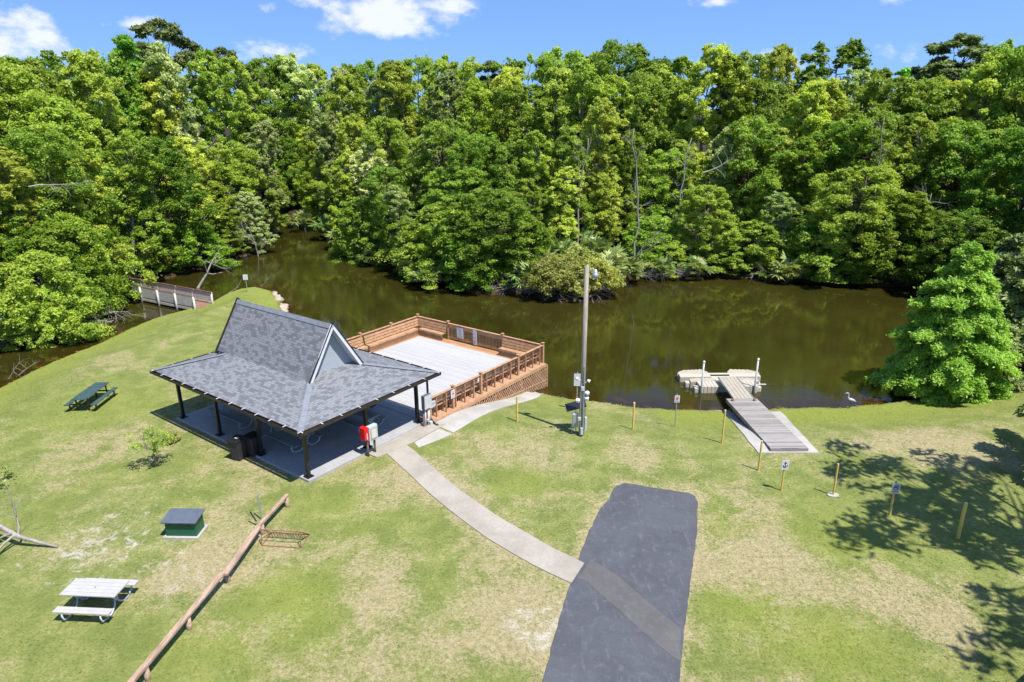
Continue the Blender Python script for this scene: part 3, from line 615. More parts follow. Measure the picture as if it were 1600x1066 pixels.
T(2, (5, 68, 102, 'oak', 1.), (55, 72, 104, 'maple', 1.), (105, 76, 95, 'maple', .95), (148, 78, 80, 'maple', .95), (185, 84, 88, 'oak', .9), (222, 86, 54, 'cypress', 1.05), (262, 86, 90, 'maple', .95), (305, 88, 72, 'pale', .95), (345, 92, 80, 'maple', .9), (395, 98, 92, 'maple', .9), (430, 118, 92, 'oak', 1.1), (478, 120, 86, 'pale', 1.1),
  (525, 112, 105, 'pale', 1.), (560, 104, 118, 'maple', .9), (600, 100, 96, 'pale', 1.), (640, 96, 98, 'maple', .95), (680, 92, 112, 'pale', .9), (705, 100, 88, 'open', .9), (745, 86, 128, 'maple', .9), (775, 90, 107, 'maple', .95), (815, 86, 135, 'oak', .9), (862, 84, 108, 'maple', .95), (905, 84, 103, 'maple', .95), (950, 86, 120, 'maple', .9), (1000, 88, 118, 'oak', .9),
  (1045, 88, 102, 'maple', .9), (1090, 86, 72, 'maple', 1.), (1140, 86, 92, 'maple', 1.), (1188, 88, 128, 'oak', .85), (1204, 96, 72, 'maple', .8), (1240, 84, 130, 'maple', .95), (1290, 84, 125, 'maple', .95), (1335, 88, 108, 'pale', .9), (1385, 84, 122, 'oak', 1.), (1428, 82, 125, 'oak', .9), (1470, 82, 128, 'maple', .9), (1518, 80, 86, 'maple', 1.), (1562, 80, 72, 'oak', 1.), (1605, 76, 90, 'maple', 1.), (1655, 72, 90, 'maple', 1.))
T(3, (40, 96, 96, 'oak', 1.1), (130, 98, 84, 'open', .9), (285, 100, 36, 'pine', 1.1), (255, 104, 66, 'pine', .8), (372, 110, 84, 'pine', .9), (450, 130, 96, 'oak', 1.1), (555, 122, 104, 'maple', 1.), (655, 118, 96, 'oak', 1.), (770, 116, 100, 'pine', .8), (830, 108, 88, 'open', 1.), (880, 110, 84, 'oak', 1.05), (965, 108, 78, 'oak', 1.15), (1010, 112, 92, 'oak', 1.), (925, 118, 90, 'maple', 1.),
  (1060, 110, 96, 'maple', 1.), (1165, 112, 88, 'oak', 1.), (1290, 104, 74, 'open', 1.15), (1365, 106, 112, 'maple', 1.), (1410, 104, 108, 'cypress', .9), (1480, 100, 60, 'pine', 1.35), (1440, 104, 88, 'pine', .9), (1540, 104, 68, 'open', 1.), (1600, 100, 80, 'oak', 1.), (1240, 112, 110, 'maple', 1.), (720, 124, 100, 'oak', 1.1), (600, 128, 104, 'oak', 1.1), (500, 136, 100, 'maple', 1.2))
KW = {'maple': 'yellow-green leafy tree', 'oak': 'deep green round tree', 'pale': 'silvery pale green tree', 'bush': 'low fresh green bushy tree', 'cypress': 'tall feathery conical tree', 'pine': 'dark olive pine', 'open': 'dark tree with limbs showing'}
NM = {'maple': 'maple_tree', 'oak': 'oak_tree', 'pale': 'silver_maple_tree', 'bush': 'bankside_tree', 'cypress': 'cypress_tree', 'pine': 'pine_tree', 'open': 'open_crowned_tree'}
RK = ['at the water', 'in the second row', 'high in the wood', 'on the skyline']
LMK = [(90, 'at the far left'), (200, 'left of the footbridge'), (330, 'behind the footbridge'), (440, 'left of the creek bend'), (560, 'above the pavilion gable'), (690, 'above the deck\'s far corner'), (850, 'above the fishing deck'), (960, 'behind the lamp pole'), (1075, 'right of the lamp pole'), (1180, 'beyond the floating dock'), (1300, 'beyond the boat ramp'), (1430, 'opposite the heron'), (1545, 'behind the bald cypress'), (9999, 'at the far right')]
ORD = ['leftmost', 'second', 'third', 'fourth', 'fifth']
def lm(px):
    for a, b in LMK:
        if px < a: return b
groups = {}
for t in TREES: groups.setdefault((t[3], t[5], lm(t[0])), []).append(t)
rgt = random.Random(3); cnt = {}
for t in TREES:
    px, Yd, top, kind, wf, rank = t
    g = sorted(groups[(kind, rank, lm(px))]); lab = '%s %s, %s' % (KW[kind], RK[rank], lm(px))
    if len(g) > 1: lab = ('%s of %d: ' % (ORD[g.index(t)] if g.index(t) else 'left', len(g))) + lab
    if rank == 0 and px > 990: Yd -= 1.9
    if rank == 0 and 490 < px < 860: Yd -= .7
    if rank == 3: top += rgt.uniform(-9, 7)
    if rank == 0 and px < 130 and Yd < 58: Yd += 1.1
    P = at_depth(px, 250, Yd); zt = at_depth(px, top, Yd)[2]; zb = hz(P[0], P[1]) - .1
    if zb < WATER_Z: zb = WATER_Z - .1
    L, H0, R0 = VAR[kind]; i = cnt.get(kind, 0); cnt[kind] = i + 1; me, tm = L[i % len(L)]
    sc = (zt - zb) / (H0 * 1.0)
    if kind in ('pine', 'open', 'cypress') or rank >= 2: wsc = wf * (.75 + .25 * sc) * 1.05
    else: wsc = wf * max(.8, min(1.15, .4 + .6 * sc))
    if kind == 'bush': wsc = wf * (.75 + .25 * sc)
    root = empty(NM[kind], (P[0], P[1], zb), rgt.random() * 6.28); root.scale = (wsc, wsc, sc)
    tag(root, lab, 'tree', 'trees of the far wood')
    obj('crown', me, root); obj('trunk', tm, root)

# the wood goes on past both edges of the frame
for side, pts in (('left', [(-44, 46), (-47, 53), (-43, 60), (-50, 62), (-46, 70), (-54, 72), (-50, 80), (-60, 84), (-52, 92), (-66, 96), (-44, 38), (-52, 44), (-58, 54), (-64, 66), (-45, 28), (-53, 34), (-72, 78)]), ('right', [(50, 46), (47, 56), (55, 58), (54, 68), (62, 66), (60, 78), (68, 84), (60, 48), (56, 38), (70, 60), (44, 34), (52, 28)])):
    for i, (x, y) in enumerate(pts):
        k = ('oak', 'maple', 'bush', 'maple')[i % 4] if i % 4 != 2 or i < 3 else 'pale'; me, tm = VAR[k][0][i % len(VAR[k][0])]
        r_ = tag(empty(NM[k], (x, y, -.2), i * 1.7), 'tree of the wood beyond the %s edge of the photo' % side, 'tree', 'trees beyond the %s edge' % side); r_.scale = (1.05, 1.05, .95 + .05 * (i % 4)); obj('crown', me, r_); obj('trunk', tm, r_)

# ------------------------------------------------------------------ bank plants, palmettos, dead wood
def palmetto_mesh(seed, nf=26, R0=1.0, h=.7):
    rg = np.random.default_rng(seed); V = []; F = []; v = []
    for i in range(nf):
        az = i * 2.4 + rg.normal(0, .3); el = rg.uniform(.15, 1.25); L = R0 * rg.uniform(.6, 1.1)
        d = np.array([math.cos(az) * math.cos(el), math.sin(az) * math.cos(el), math.sin(el)]); base = np.array([0, 0, h * rg.uniform(.4, 1.)]); c = base + d * L * .8
        s = unit(np.cross(d, [0, 0, 1])); u = np.cross(s, d); k0 = len(V) // 1; tint = rg.random()
        for a in np.linspace(-1.75, 1.75, 15):
            tip = c + (d * math.cos(a) + s * math.sin(a)) * L * .62 * rg.uniform(.85, 1.05) + np.array([0, 0, -.16 * L * rg.random() * 2]); w_ = .055 * L * (np.cos(a) * s - np.sin(a) * d)
            m_ = c * .55 + tip * .45 + u * .05 * L
            k = len(V); V += [c, m_ - w_, tip, m_ + w_]; F.append((k, k + 1, k + 2, k + 3)); v += [tint * .7 + .3 * rg.random()] * 4
        k = len(V); V += [base - s * .012, base + s * .012, c + s * .012, c - s * .012]; F.append((k, k + 1, k + 2, k + 3)); v += [.5] * 4
    return raw_mesh('fronds', V, F, LM['palm'], dict(v=v))
PM = [palmetto_mesh(i, 24 + 4 * i, 1.35) for i in range(3)]
mbp = MB(); mbp.tube([(0, 0, -.3), (.02, 0, .3), (0, .03, .95)], [.16, .15, .11], 8); pstem = bpy.data.meshes.new('stem'); pstem.from_pydata(mbp.v, [], mbp.f); pstem.materials.append(M['bark_dark'])
PAL = [(4, 522, 1.5, 'big palmetto with yellowing fans at the left edge of the creek'), (478, 352, 1.4, 'dark palmetto at the far end of the creek bend'), (497, 345, 1.3, 'palmetto leaning over the creek bend, beside the dark inlet'), (515, 362, 1.5, 'palmetto on the bank just right of the creek bend'), (532, 378, 1.3, 'palmetto with drooping fans right of the creek bend'),
       (552, 388, 1.1, 'small palmetto on the shaded bank beyond the pavilion ridge'), (585, 405, 1.2, 'palmetto at the waterline beyond the gable'), (640, 425, 1.4, 'palmetto at the waterline beyond the deck corner'), (668, 440, 1.2, 'palmetto half hidden left of the overhanging oak'),
       (828, 440, 1.5, 'bright palmetto left of the olive scrub bush'), (850, 420, 1.5, 'palmetto standing behind the olive scrub bush'), (878, 398, 1.6, 'palmetto above the olive scrub bush'), (905, 385, 1.6, 'palmetto in the shade behind the lamp head'), (930, 395, 1.6, 'palmetto just right of the lamp head'),
       (960, 415, 1.5, 'sunlit palmetto right of the olive scrub bush'), (978, 425, 1.3, 'sunlit palmetto at the tip of the little point'), (950, 428, 1.3, 'sunlit palmetto low behind the scrub bush'), (1112, 400, 1.5, 'palmetto with brown dead fans on the far bank'), (1090, 425, 1.1, 'small palmetto on the open bank left of the floating dock'), (1035, 425, 1.1, 'small palmetto on the far bank near the point'), (1230, 425, 1.3, 'palmetto in shade on the far bank right of the dock'), (1000, 408, 1.4, 'palmetto behind the point, right of the lamp pole')]
for i, (px, py, s, lab) in enumerate(PAL):
    g = GT(px, py + 22)
    if g[2] < WATER_Z: g[2] = WATER_Z + .1
    r_ = tag(empty('palmetto', (g[0], g[1] + .2, g[2] + .1), i * 1.3), lab, 'palmetto', 'palmettos on the bank'); s *= 1.0; r_.scale = (s, s, s)
    obj('fronds', PM[i % 3], r_); obj('stem', pstem, r_)
def branchy(mb, p, d, L, r, depth, rg, spread=.7, n=4):
    pts = [Vector(p)]; rad = [r]; q = Vector(p); dd = Vector(d).normalized()
    for i in range(n):
        dd = (dd + Vector(rg.normal(0, .16, 3))).normalized(); q = q + dd * L / n; pts.append(q.copy()); rad.append(r * (1 - .7 * (i + 1) / n))
        if depth > 0 and i > 0:
            for _ in range(2 if i < n - 1 else 3):
                sd_ = (dd + Vector(rg.normal(0, spread, 3))).normalized(); branchy(mb, q, sd_, L * rg.uniform(.35, .65), rad[-1] * .65, depth - 1, rg, spread, 3)
    mb.tube(pts, rad, 5, caps=False)
# olive scrub bush with grey twigs on the point
V, F, v, cc, cr = crown(77, 2.9, 2.3, .25, 'dome', 60, 10, 42, .095, rc=(.18, .3), aspect=1.8)
scm = raw_mesh('crown_scrub', V, F, LM['scrub'], dict(v=v)); rg = np.random.default_rng(3); mb = MB()
for i in range(46):
    a = rg.random() * 6.28; branchy(mb, (math.cos(a) * .35, math.sin(a) * .35, 0), (math.cos(a) * 1.3, math.sin(a) * 1.3, rg.uniform(.05, 1.1)), rg.uniform(1.3, 2.5), .03, 1, rg, .5)
scb = bpy.data.meshes.new('twigs'); scb.from_pydata(mb.v, [], mb.f); scb.materials.append(M['deadwood'])
for i, (px, Yd, s, lab) in enumerate([(872, 60.6, 1.12, 'olive scrub bush with grey twiggy skirt on the point, left of the lamp head'), (925, 60.8, 1.0, 'yellow-olive scrub bush with grey twigs, just right of the lamp pole'), (900, 62.6, 1.1, 'yellow scrub bush standing behind the two twiggy bushes on the point'), (1560, 46, .9, 'sparse yellow-green shrub behind the bald cypress')]):
    P = at_depth(px, 440, Yd); r_ = tag(empty('scrub_bush', (P[0], P[1], hz(P[0], P[1])), i * 2.), lab, 'bush', 'scrub bushes'); r_.scale = (s * 1.1, s, s * 1.05); obj('foliage', scm, r_); obj('twigs', scb, r_)
# dead trees and snags
def dead(name, base, d, L, r, depth, seed, lab, cat='dead branch', spread=.7, mat='deadwood', n=4):
    rg = np.random.default_rng(seed); mb = MB(); branchy(mb, (0, 0, 0), d, L, r, depth, rg, spread, n); o = mb.build(name, M[mat], loc=tuple(base), smooth=True); return tag(o, lab, cat)
g = G(308, 447, -1.2); dead('leaning_snag', (g[0], g[1], -1.5), (.62, .5, .62), 3.6, .16, 1, 4, 'pale leaning snag rising from the creek behind the footbridge', 'snag', .6)
P = at_depth(322, 408, 66); dead('bare_branch', P, (.9, -.2, -.1), 2.2, .05, 2, 9, 'bleached bare branch hanging over the creek beyond the footbridge', spread=.9)
P = at_depth(45, 292, 47); dead('bare_branch', P, (1, 0, .05), 2.6, .06, 2, 12, 'long bleached branch lying across foliage at the far left')
P = at_depth(318, 232, 69); dead('bare_branch', P, (.8, -.1, .35), 2.4, .09, 1, 14, 'pale broken limb in the trees above the footbridge')
P = at_depth(1098, 270, 69); dead('bare_branch', P, (1, 0, .15), 2.6, .1, 1, 15, 'pale forked limb in the trees above the floating dock')
for i, (px, py, Yd, lab) in enumerate([(1070, 395, 69.5, 'dead twiggy tree tangle on the far bank right of the lamp pole'), (1100, 360, 71, 'taller dead grey tree on the far bank above the floating dock'), (985, 400, 68.5, 'thin dead tree just right of the scrub point'), (395, 330, 80, 'bare grey stems in the silvery tree by the creek bend')]):
    P = at_depth(px, py, Yd); z = hz(P[0], P[1]); dead('dead_tree', (P[0], P[1], z), (.1 * (-1) ** i, -.05, 1), 4.6 + i % 2, .08, 2, 30 + i, lab, 'dead tree', .75, n=5)
for i, (px, Yd, top, lab) in enumerate([(983, 70, 200, 'tall slim pale trunk right of the lamp pole'), (1345, 71, 180, 'slim bare trunk on the far bank above the heron'), (1060, 74, 215, 'pale trunk standing in the wood left of the floating dock'), (905, 72, 215, 'pale trunk rising behind the lamp head'), (1418, 66.5, 300, 'grey leaning trunk on the bank left of the bald cypress'), (250, 70, 240, 'pale slim trunk in the wood above the footbridge')]):
    P = at_depth(px, 400, Yd); z = hz(P[0], P[1]) - .1; zt = at_depth(px, top, Yd)[2]; rg = np.random.default_rng(i + 60); mb = MB(); H = zt - z; pts = []; rr = []; 
    for k in range(10): pts.append((rg.normal() * .12 + .5 * math.sin(k * .5 + i), rg.normal() * .1, H * k / 9)); rr.append(.11 * (1 - .7 * k / 9))
    mb.tube(pts, rr, 7)
    for k in range(9): 
        j = rg.integers(4, 10) - 1; branchy(mb, pts[j], (rg.normal(), rg.normal(), .9), 1.5, .035, 1, rg, .6)
    tag(mb.build('slim_tree', M['bark'] if i % 2 else M['deadwood'], loc=(P[0], P[1] - 1.2, z), smooth=True), lab, 'tree trunk')
for i, (px, py, lab) in enumerate([(408, 447, 'twisted pale twigs poking from the water at the point'), (357, 458, 'small dark twigs at the grass edge near the footbridge'), (30, 586, 'bleached branches stranded in the shallow creek at far left'), (14, 592, 'thin stranded twigs beside the bleached branches at far left')]):
    g = G(px, py, WATER_Z + .05); dead('stranded_twigs', g, (.6, .1, .5), 1.3, .035, 1, 80 + i, lab, 'twigs', .9)
# tangled twigs and roots under the overhanging foliage at the waterline
for i, (px, py, lab) in enumerate([(60, 522, 'bare twigs hanging under the foliage over the left creek'), (135, 520, 'bare hanging twigs right of the first tangle over the left creek'), (165, 505, 'hanging twigs nearest the footbridge'), (1010, 440, 'root tangle at the foot of the far bank, right of the point'), (1065, 438, 'root tangle at the foot of the dead tree tangle'), (1210, 440, 'root tangle on the far bank right of the floating dock'), (1420, 445, 'root tangle left of the bald cypress'), (560, 395, 'root tangle on the shaded bank above the gable'), (665, 440, 'root tangle beyond the deck corner'), (795, 462, 'root tangle beside the overhanging oak')]):
    g = G(px, py, WATER_Z + .2); rg = np.random.default_rng(90 + i); mb = MB()
    for k in range(16): branchy(mb, (rg.normal() * .8, rg.random() * .8, .5), (rg.normal(), -.8, -.25 + rg.random() * .8), 1.5, .03, 1, rg, .6)
    tag(mb.build('root_tangle', M['deadwood'], loc=(g[0], g[1] + 1., WATER_Z + .2)), lab, 'twigs', 'root tangles at the waterline')

# big bald cypress by the near bank on the right: feathery sprays
def cypress(seed, H, Rr, nb, leafmat, leaf=.15, nl=26, drop=.25):
    rg = np.random.default_rng(seed); P = []; Nn = []; vv = []; mb = MB(); mb.tube([(0, 0, 0), (.05, 0, H * .3), (0, .05, H * .7), (0, 0, H * .97)], [.3, .2, .1, .02], 8)
    for i in range(nb):
        u = ((i + rg.random()) / nb) ** 1.25; z0 = H * (.03 + .93 * u); L = Rr * (np.clip(1.04 - u, 0, 1) ** .64) * rg.uniform(.72, 1.08); L *= 1. if u > .12 else .8 + u * 1.6
        z0 += rg.normal(0, .25); L *= rg.uniform(.8, 1.15); rise = rg.uniform(-.15, .35); az = i * 2.39996 + rg.normal(0, .25); d = np.array([math.cos(az), math.sin(az)]); ns_ = int(5 + L * 6); bt = rg.random(); pts = []
        for k in range(ns_):
            t = (k + .5) / ns_; c = np.array([d[0] * L * t, d[1] * L * t, z0 + L * ((.42 + rise) * t - .62 * t * t) * (1 - .3 * u)])
            pts.append(c)
            if t < .25: continue
            for side in (-1, 1, 0):
                sl_ = L * .30 * (1.15 - t) + .18; sd_ = np.array([-d[1] * side + d[0] * .5, d[0] * side + d[1] * .5, -.12]); sd_ = unit(sd_ + rg.normal(0, .2, 3))
                m = nl; tt = rg.random(m); q = c + sd_ * (tt * sl_)[:, None] + rg.normal(0, .085, (m, 3)); q[:, 2] -= drop * tt * sl_
                P.append(q); Nn.append(unit(np.array([0, 0, .8]) + rg.normal(0, .55, (m, 3)) + np.array([d[0], d[1], 0]) * .3)); vv.append(np.clip(.35 * bt + .35 * t + .35 * rg.random(m), 0, 1))
        mb.tube([(0, 0, z0 - .1)] + [tuple(p) for p in pts[::3]], [.045] + [.03 * (1 - j / (len(pts[::3]) + 1)) + .006 for j in range(len(pts[::3]))], 4, caps=False)
    P = np.concatenate(P); Nn = np.concatenate(Nn); vv = np.concatenate(vv); V, F = leaf_quads(P, Nn, leaf, rg, 2.3)
    me = raw_mesh('crown', V, F, LM[leafmat], dict(v=np.repeat(vv, 4))); tm = bpy.data.meshes.new('trunk'); tm.from_pydata(mb.v, [], mb.f); tm.materials.append(M['bark']); return me, tm
me, tm = cypress(5, 8.9, 3.65, 220, 'cypress', .08, 40)
r_ = tag(empty('bald_cypress', (25.6, 37.4, -1.2)), 'big feathery bright green conical tree standing at the right end of the pond', 'tree'); obj('crown', me, r_); obj('trunk', tm, r_)
me2, tm2 = cypress(8, 7.5, 3.2, 60, 'pine', .16, 22, .1)
for (x, y, s, rz, lab) in [(30.0, 38.6, 1., 0, 'olive green pine close behind the right side of the bald cypress'), (32.5, 43.5, 1.1, 2, 'olive pine further back at the right edge of the photo')]:
    r_ = tag(empty('pine_tree', (x, y, hz(x, y)), rz), lab, 'tree'); r_.scale = (s, s, s); obj('crown', me2, r_); obj('trunk', tm2, r_)
# the pine off the right of the frame: its shade falls across the lawn, its branch tips reach into the picture
V, F, v, cc, cr = crown(21, 17, 6.6, .62, 'flat', 70, 7, 13, .18, rc=(.10, .17), flat=.5, aspect=2.6, fill=.2)
me = raw_mesh('crown', V, F, LM['pine'], dict(v=v)); mb = MB(); limbs(mb, cc, 17, .26, np.random.default_rng(2), 1., (0, 0), 1.1)
r_ = tag(empty('pine_tree', (22.9, 16.9, 0)), 'tall pine beyond the right edge that throws dappled shade on the lawn', 'tree'); obj('crown', me, r_); mb.build('trunk', M['bark_dark'], r_, smooth=True)
me3, tm3 = cypress(14, 5.6, 3.9, 14, 'pine', .13, 20, .1); r_ = tag(empty('pine_tree', (24.2, 25.6, -.1), .6), 'small dark pine whose needle tufts poke in at the right edge of the lawn', 'tree'); obj('crown', me3, r_); obj('trunk', tm3, r_)
# sapling
V, F, v, cc, cr = crown(31, 1.9, .85, .42, 'round', 34, 5, 10, .05, rc=(.16, .32), fill=.25)
g = G(243, 730); r_ = tag(empty('sapling', g), 'thin sapling with sparse leaves left of the pavilion', 'sapling'); obj('crown', raw_mesh('crown', V, F, LM['bush'], dict(v=v)), r_)
mb = MB(); limbs(mb, cc, 1.9, .025, np.random.default_rng(4), 1., (0, 0), .35); mb.build('trunk', M['bark'], r_, smooth=True)
mb = MB(); mb.prism([(.62 * math.cos(a) * (1 + .2 * math.sin(3 * a)), .5 * math.sin(a)) for a in np.linspace(0, 6.1, 14)], 0, .03)
V, F, v, cc, cr = crown(33, .35, .5, .0, 'dome', 16, 4, 9, .07, rc=(.2, .35)); g = GT(268, 690); tag(obj('dry_weeds', raw_mesh('dry_weeds', V, F, LM['scrub'], dict(v=v)), None, (g[0], g[1], 0)), 'dry straw coloured weeds behind the sapling', 'weeds')
# fallen tree at the left edge
rg = np.random.default_rng(17); g0 = G(86, 856); g1 = G(28, 838, .45); g2 = G(-60, 790, 1.)
root = tag(empty('fallen_tree', g0), 'bleached fallen tree lying on the lawn at the left edge', 'fallen tree')
mb = MB(); mb.tube([np.array([.1, 0, .04]), (g1 - g0) * .5 + [0, 0, .02], g1 - g0, (g2 - g0)], [.04, .065, .08, .11], 8)
b = g1 - g0 
for (q, d, L) in [(b, (-.2, .5, 1.), 1.3), (b * 1.1, (-.3, -.9, -.15), 1.7), (b * 1.2, (.1, -.6, .3), 1.3), (b * 1.5, (-.4, .6, .9), 1.5), (b * 1.6, (-.3, -.9, .3), 1.6)]: branchy(mb, q, d, L, .05, 2, rg, .55)
mb.build('trunk', M['deadwood'], root, smooth=True)
V, F, v, cc, cr = crown(35, 1.5, 1.3, .0, 'dome', 30, 5, 9, .08, rc=(.2, .35)); obj('foliage', raw_mesh('foliage', V, F, LM['pale'], dict(v=v)), root, (g2 - g0) * 1.0 * np.array([1.05, 1, 0]) + np.array([-.3, -.6, 0]))
V, F, v, cc, cr = crown(36, 1.2, 1.0, .0, 'dome', 20, 5, 8, .08, rc=(.2, .35)); g = G(-22, 760); tag(obj('low_bush', raw_mesh('low_bush', V, F, LM['pale'], dict(v=v)), None, g), 'pale low bush at the left edge above the fallen tree', 'bush')
# eroded pale rocks at the tip of the point
rg = np.random.default_rng(23)
for i in range(9):
    a = np.array(NEAR[15]) * (1 - i / 8) + np.array(NEAR[17]) * (i / 8) + [rg.normal() * .15 - .1, rg.normal() * .15]; bm_ = MB(); n = 9; rr = .32 + .25 * rg.random()
    vs = []; fs = []
    for j in range(5):
        for k in range(n): t = 6.283 * k / n; q = rr * math.cos(j / 5 * 1.5) * (1 + .25 * rg.normal() * .6); vs.append((q * math.cos(t), q * math.sin(t), .34 * math.sin(j / 5 * 1.57) * (1 + .15 * rg.normal())))
    for j in range(4):
        for k in range(n): fs.append((j * n + k, j * n + (k + 1) % n, (j + 1) * n + (k + 1) % n, (j + 1) * n + k))
    fs.append(tuple(4 * n + k for k in range(n))); bm_.add(vs, fs)
    tag(bm_.build('shore_rock', M['rock'], loc=(a[0], a[1], hz(a[0], a[1]) - .08), smooth=True), 'pale eroded rock in the row edging the tip of the grassy point', 'rock', 'rocks edging the grassy point')

# ------------------------------------------------------------------ pavilion (local axes: x along the long side, y toward the deck)
RZ = math.atan2(E1[1], E1[0])
pav = tag(empty('pavilion', (C0[0], C0[1], 0), RZ), 'open pavilion with blue-grey shingle roof and dark steel posts', 'pavilion')
mb = MB(); mb.box((0, 0, .02), (10.7, 7.15, .2)); mb.build('floor_slab', M['slab'], pav, bevel=.012)
SA, SB, HE = 5.85, 4.04, 2.74      # eaves half lengths, eave height
def roofZ(d): return HE + .262 * d  # lower pitch by distance from the eave
gxl, gxr, gt, gz = -4.15, 3.3, 1.52, roofZ(2.52); RDG = 5.78
uvq = lambda pts, o, ex, ey: [(float(np.dot(np.array(p) - o, ex)), float(np.dot(np.array(p) - o, ey))) for p in pts]
mb = MB()
def face(pts, ex):
    pts = [np.array(p, float) for p in pts]; n = unit(np.cross(pts[1] - pts[0], pts[2] - pts[0])); ex = unit(np.array(ex, float)); ey = np.cross(n, ex)
    mb.add(pts, [tuple(range(len(pts)))], [uvq(pts, pts[0], ex, ey)])
i2 = SA - 2.52
F_, R_, B_, L2 = (SA, -SB, HE), (SA, SB, HE), (-SA, SB, HE), (-SA, -SB, HE)
tf, tr_, tb, tl = (i2, -gt, gz), (i2, gt, gz), (-i2, gt, gz), (-i2, -gt, gz)
dlt = .42; zf = roofZ(2.52 - dlt)   # flare: the last courses bend up into the steep part
face([L2, F_, (i2 + dlt, -gt - dlt, zf), (-i2 - dlt, -gt - dlt, zf)], (1, 0, 0)); face([(-i2 - dlt, -gt - dlt, zf), (i2 + dlt, -gt - dlt, zf), (i2 + .05, -gt, gz + .03), (-i2 - .05, -gt, gz + .03)], (1, 0, 0))
face([R_, B_, (-i2 - dlt, gt + dlt, zf), (i2 + dlt, gt + dlt, zf)], (-1, 0, 0)); face([(i2 + dlt, gt + dlt, zf), (-i2 - dlt, gt + dlt, zf), (-i2, gt, gz + .03), (i2, gt, gz + .03)], (-1, 0, 0))
face([F_, R_, (SA - 3.4, SB - 3.4, roofZ(3.4)), (SA - 3.4, -SB + 3.4, roofZ(3.4))], (0, 1, 0)); face([B_, L2, (-SA + 3.4, -SB + 3.4, roofZ(3.4)), (-SA + 3.4, SB - 3.4, roofZ(3.4))], (0, -1, 0))
# underside
mb.add([(-SA, -SB, HE - .06), (SA, -SB, HE - .06), (SA, SB, HE - .06), (-SA, SB, HE - .06), (-i2, -gt, gz - .1), (i2, -gt, gz - .1), (i2, gt, gz - .1), (-i2, gt, gz - .1)], [(4, 5, 1, 0), (5, 6, 2, 1), (6, 7, 3, 2), (7, 4, 0, 3), (7, 6, 5, 4)])
mb.build('lower_roof', M['shingle'], pav)
mb = MB()
midz = (gz + RDG) / 2
face([(gxl, -gt, gz + .02), (gxr, -gt, gz + .02), (gxr, 0, RDG), (gxl, 0, RDG)], (1, 0, 0)); face([(gxr, gt, gz + .02), (gxl, gt, gz + .02), (gxl, 0, RDG), (gxr, 0, RDG)], (-1, 0, 0))
for s_ in (-1, 1): mb.add([(gxl, s_ * gt, gz - .05), (gxr, s_ * gt, gz - .05), (gxr, 0, RDG - .09), (gxl, 0, RDG - .09)], [(0, 1, 2, 3) if s_ > 0 else (3, 2, 1, 0)])
mb.build('upper_roof', M['shingle'], pav)
mb = MB(); n = int((gxr - gxl) / .16)
for i in range(n): x = gxl + (i + .5) * (gxr - gxl) / n; mb.box((x, -.085, RDG - .095), (.15, .2, .012), M=Matrix.Rotation(R(57), 3, 'X')); mb.box((x, .085, RDG - .095), (.15, .2, .012), M=Matrix.Rotation(R(-57), 3, 'X'))
mb.build('ridge_cap', M['ridge'], pav)
for (a, b_) in ((F_, tf), (R_, tr_), (B_, tb), (L2, tl)):
    mb = MB(); a = Vector(a); b_ = Vector(b_); m = int((b_ - a).length / .16)
    for i in range(m): 
        c = a.lerp(b_, (i + .5) / m); d = (b_ - a).normalized(); mb.bar(c - d * .08 + Vector((0, 0, .022)), c + d * .078 + Vector((0, 0, .03)), .26, .014)
    mb.build('hip_cap', M['ridge'], pav)
for s_, gx_ in ((1, gxr), (-1, gxl)):
    wx_ = gx_ - s_ * .42 if s_ > 0 else -i2 - .02
    mb = MB(); zb = gz - .35; mb.add([(wx_, -gt - .05, zb), (wx_, gt + .05, zb), (wx_, gt - .05, gz), (wx_, 0, RDG - .16), (wx_, -gt + .05, gz)], [(0, 1, 2, 3, 4) if s_ > 0 else (4, 3, 2, 1, 0)]); mb.build('gable_wall', M['gable'], pav)
    for t_ in (-1, 1):
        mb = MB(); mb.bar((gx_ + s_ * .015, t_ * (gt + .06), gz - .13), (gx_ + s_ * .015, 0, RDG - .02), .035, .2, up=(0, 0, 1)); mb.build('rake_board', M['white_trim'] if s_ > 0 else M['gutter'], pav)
        mb = MB(); mb.bar((gx_ + s_ * .03, t_ * (gt + .08), gz - .0), (gx_ + s_ * .03, 0, RDG + .11 - .02), .05, .05); mb.build('drip_edge', M['black_metal'], pav)
        mb = MB(); mb.bar((wx_ + s_ * .2, t_ * (gt - .02), gz - .16), (wx_ + s_ * .2, 0, RDG - .14), .4, .03); mb.build('soffit', M['white_trim'], pav)
for (a, b_, nx_) in (((-SA, -SB), (SA, -SB), (0, -1)), ((SA, -SB), (SA, SB), (1, 0)), ((SA, SB), (-SA, SB), (0, 1)), ((-SA, SB), (-SA, -SB), (-1, 0))):
    a = Vector((*a, HE - .07)); b_ = Vector((*b_, HE - .07)); o_ = Vector((*nx_, 0)); mb = MB()
    ext = (b_ - a).normalized() * .12; A = a - ext; B = b_ + ext
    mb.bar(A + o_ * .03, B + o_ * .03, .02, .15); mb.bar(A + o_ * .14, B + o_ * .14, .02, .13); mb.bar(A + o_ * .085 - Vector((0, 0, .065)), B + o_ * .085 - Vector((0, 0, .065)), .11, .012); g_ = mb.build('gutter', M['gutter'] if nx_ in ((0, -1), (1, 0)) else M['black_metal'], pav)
    mb = MB(); m = int((b_ - a).length / .92)
    for i in range(m + 1): c = a.lerp(b_, i / m); mb.bar(c - o_ * .02 + Vector((0, 0, .085)), c + o_ * .15 + Vector((0, 0, .075)), .035, .012)
    mb.build('strap', M['white_trim'], g_)
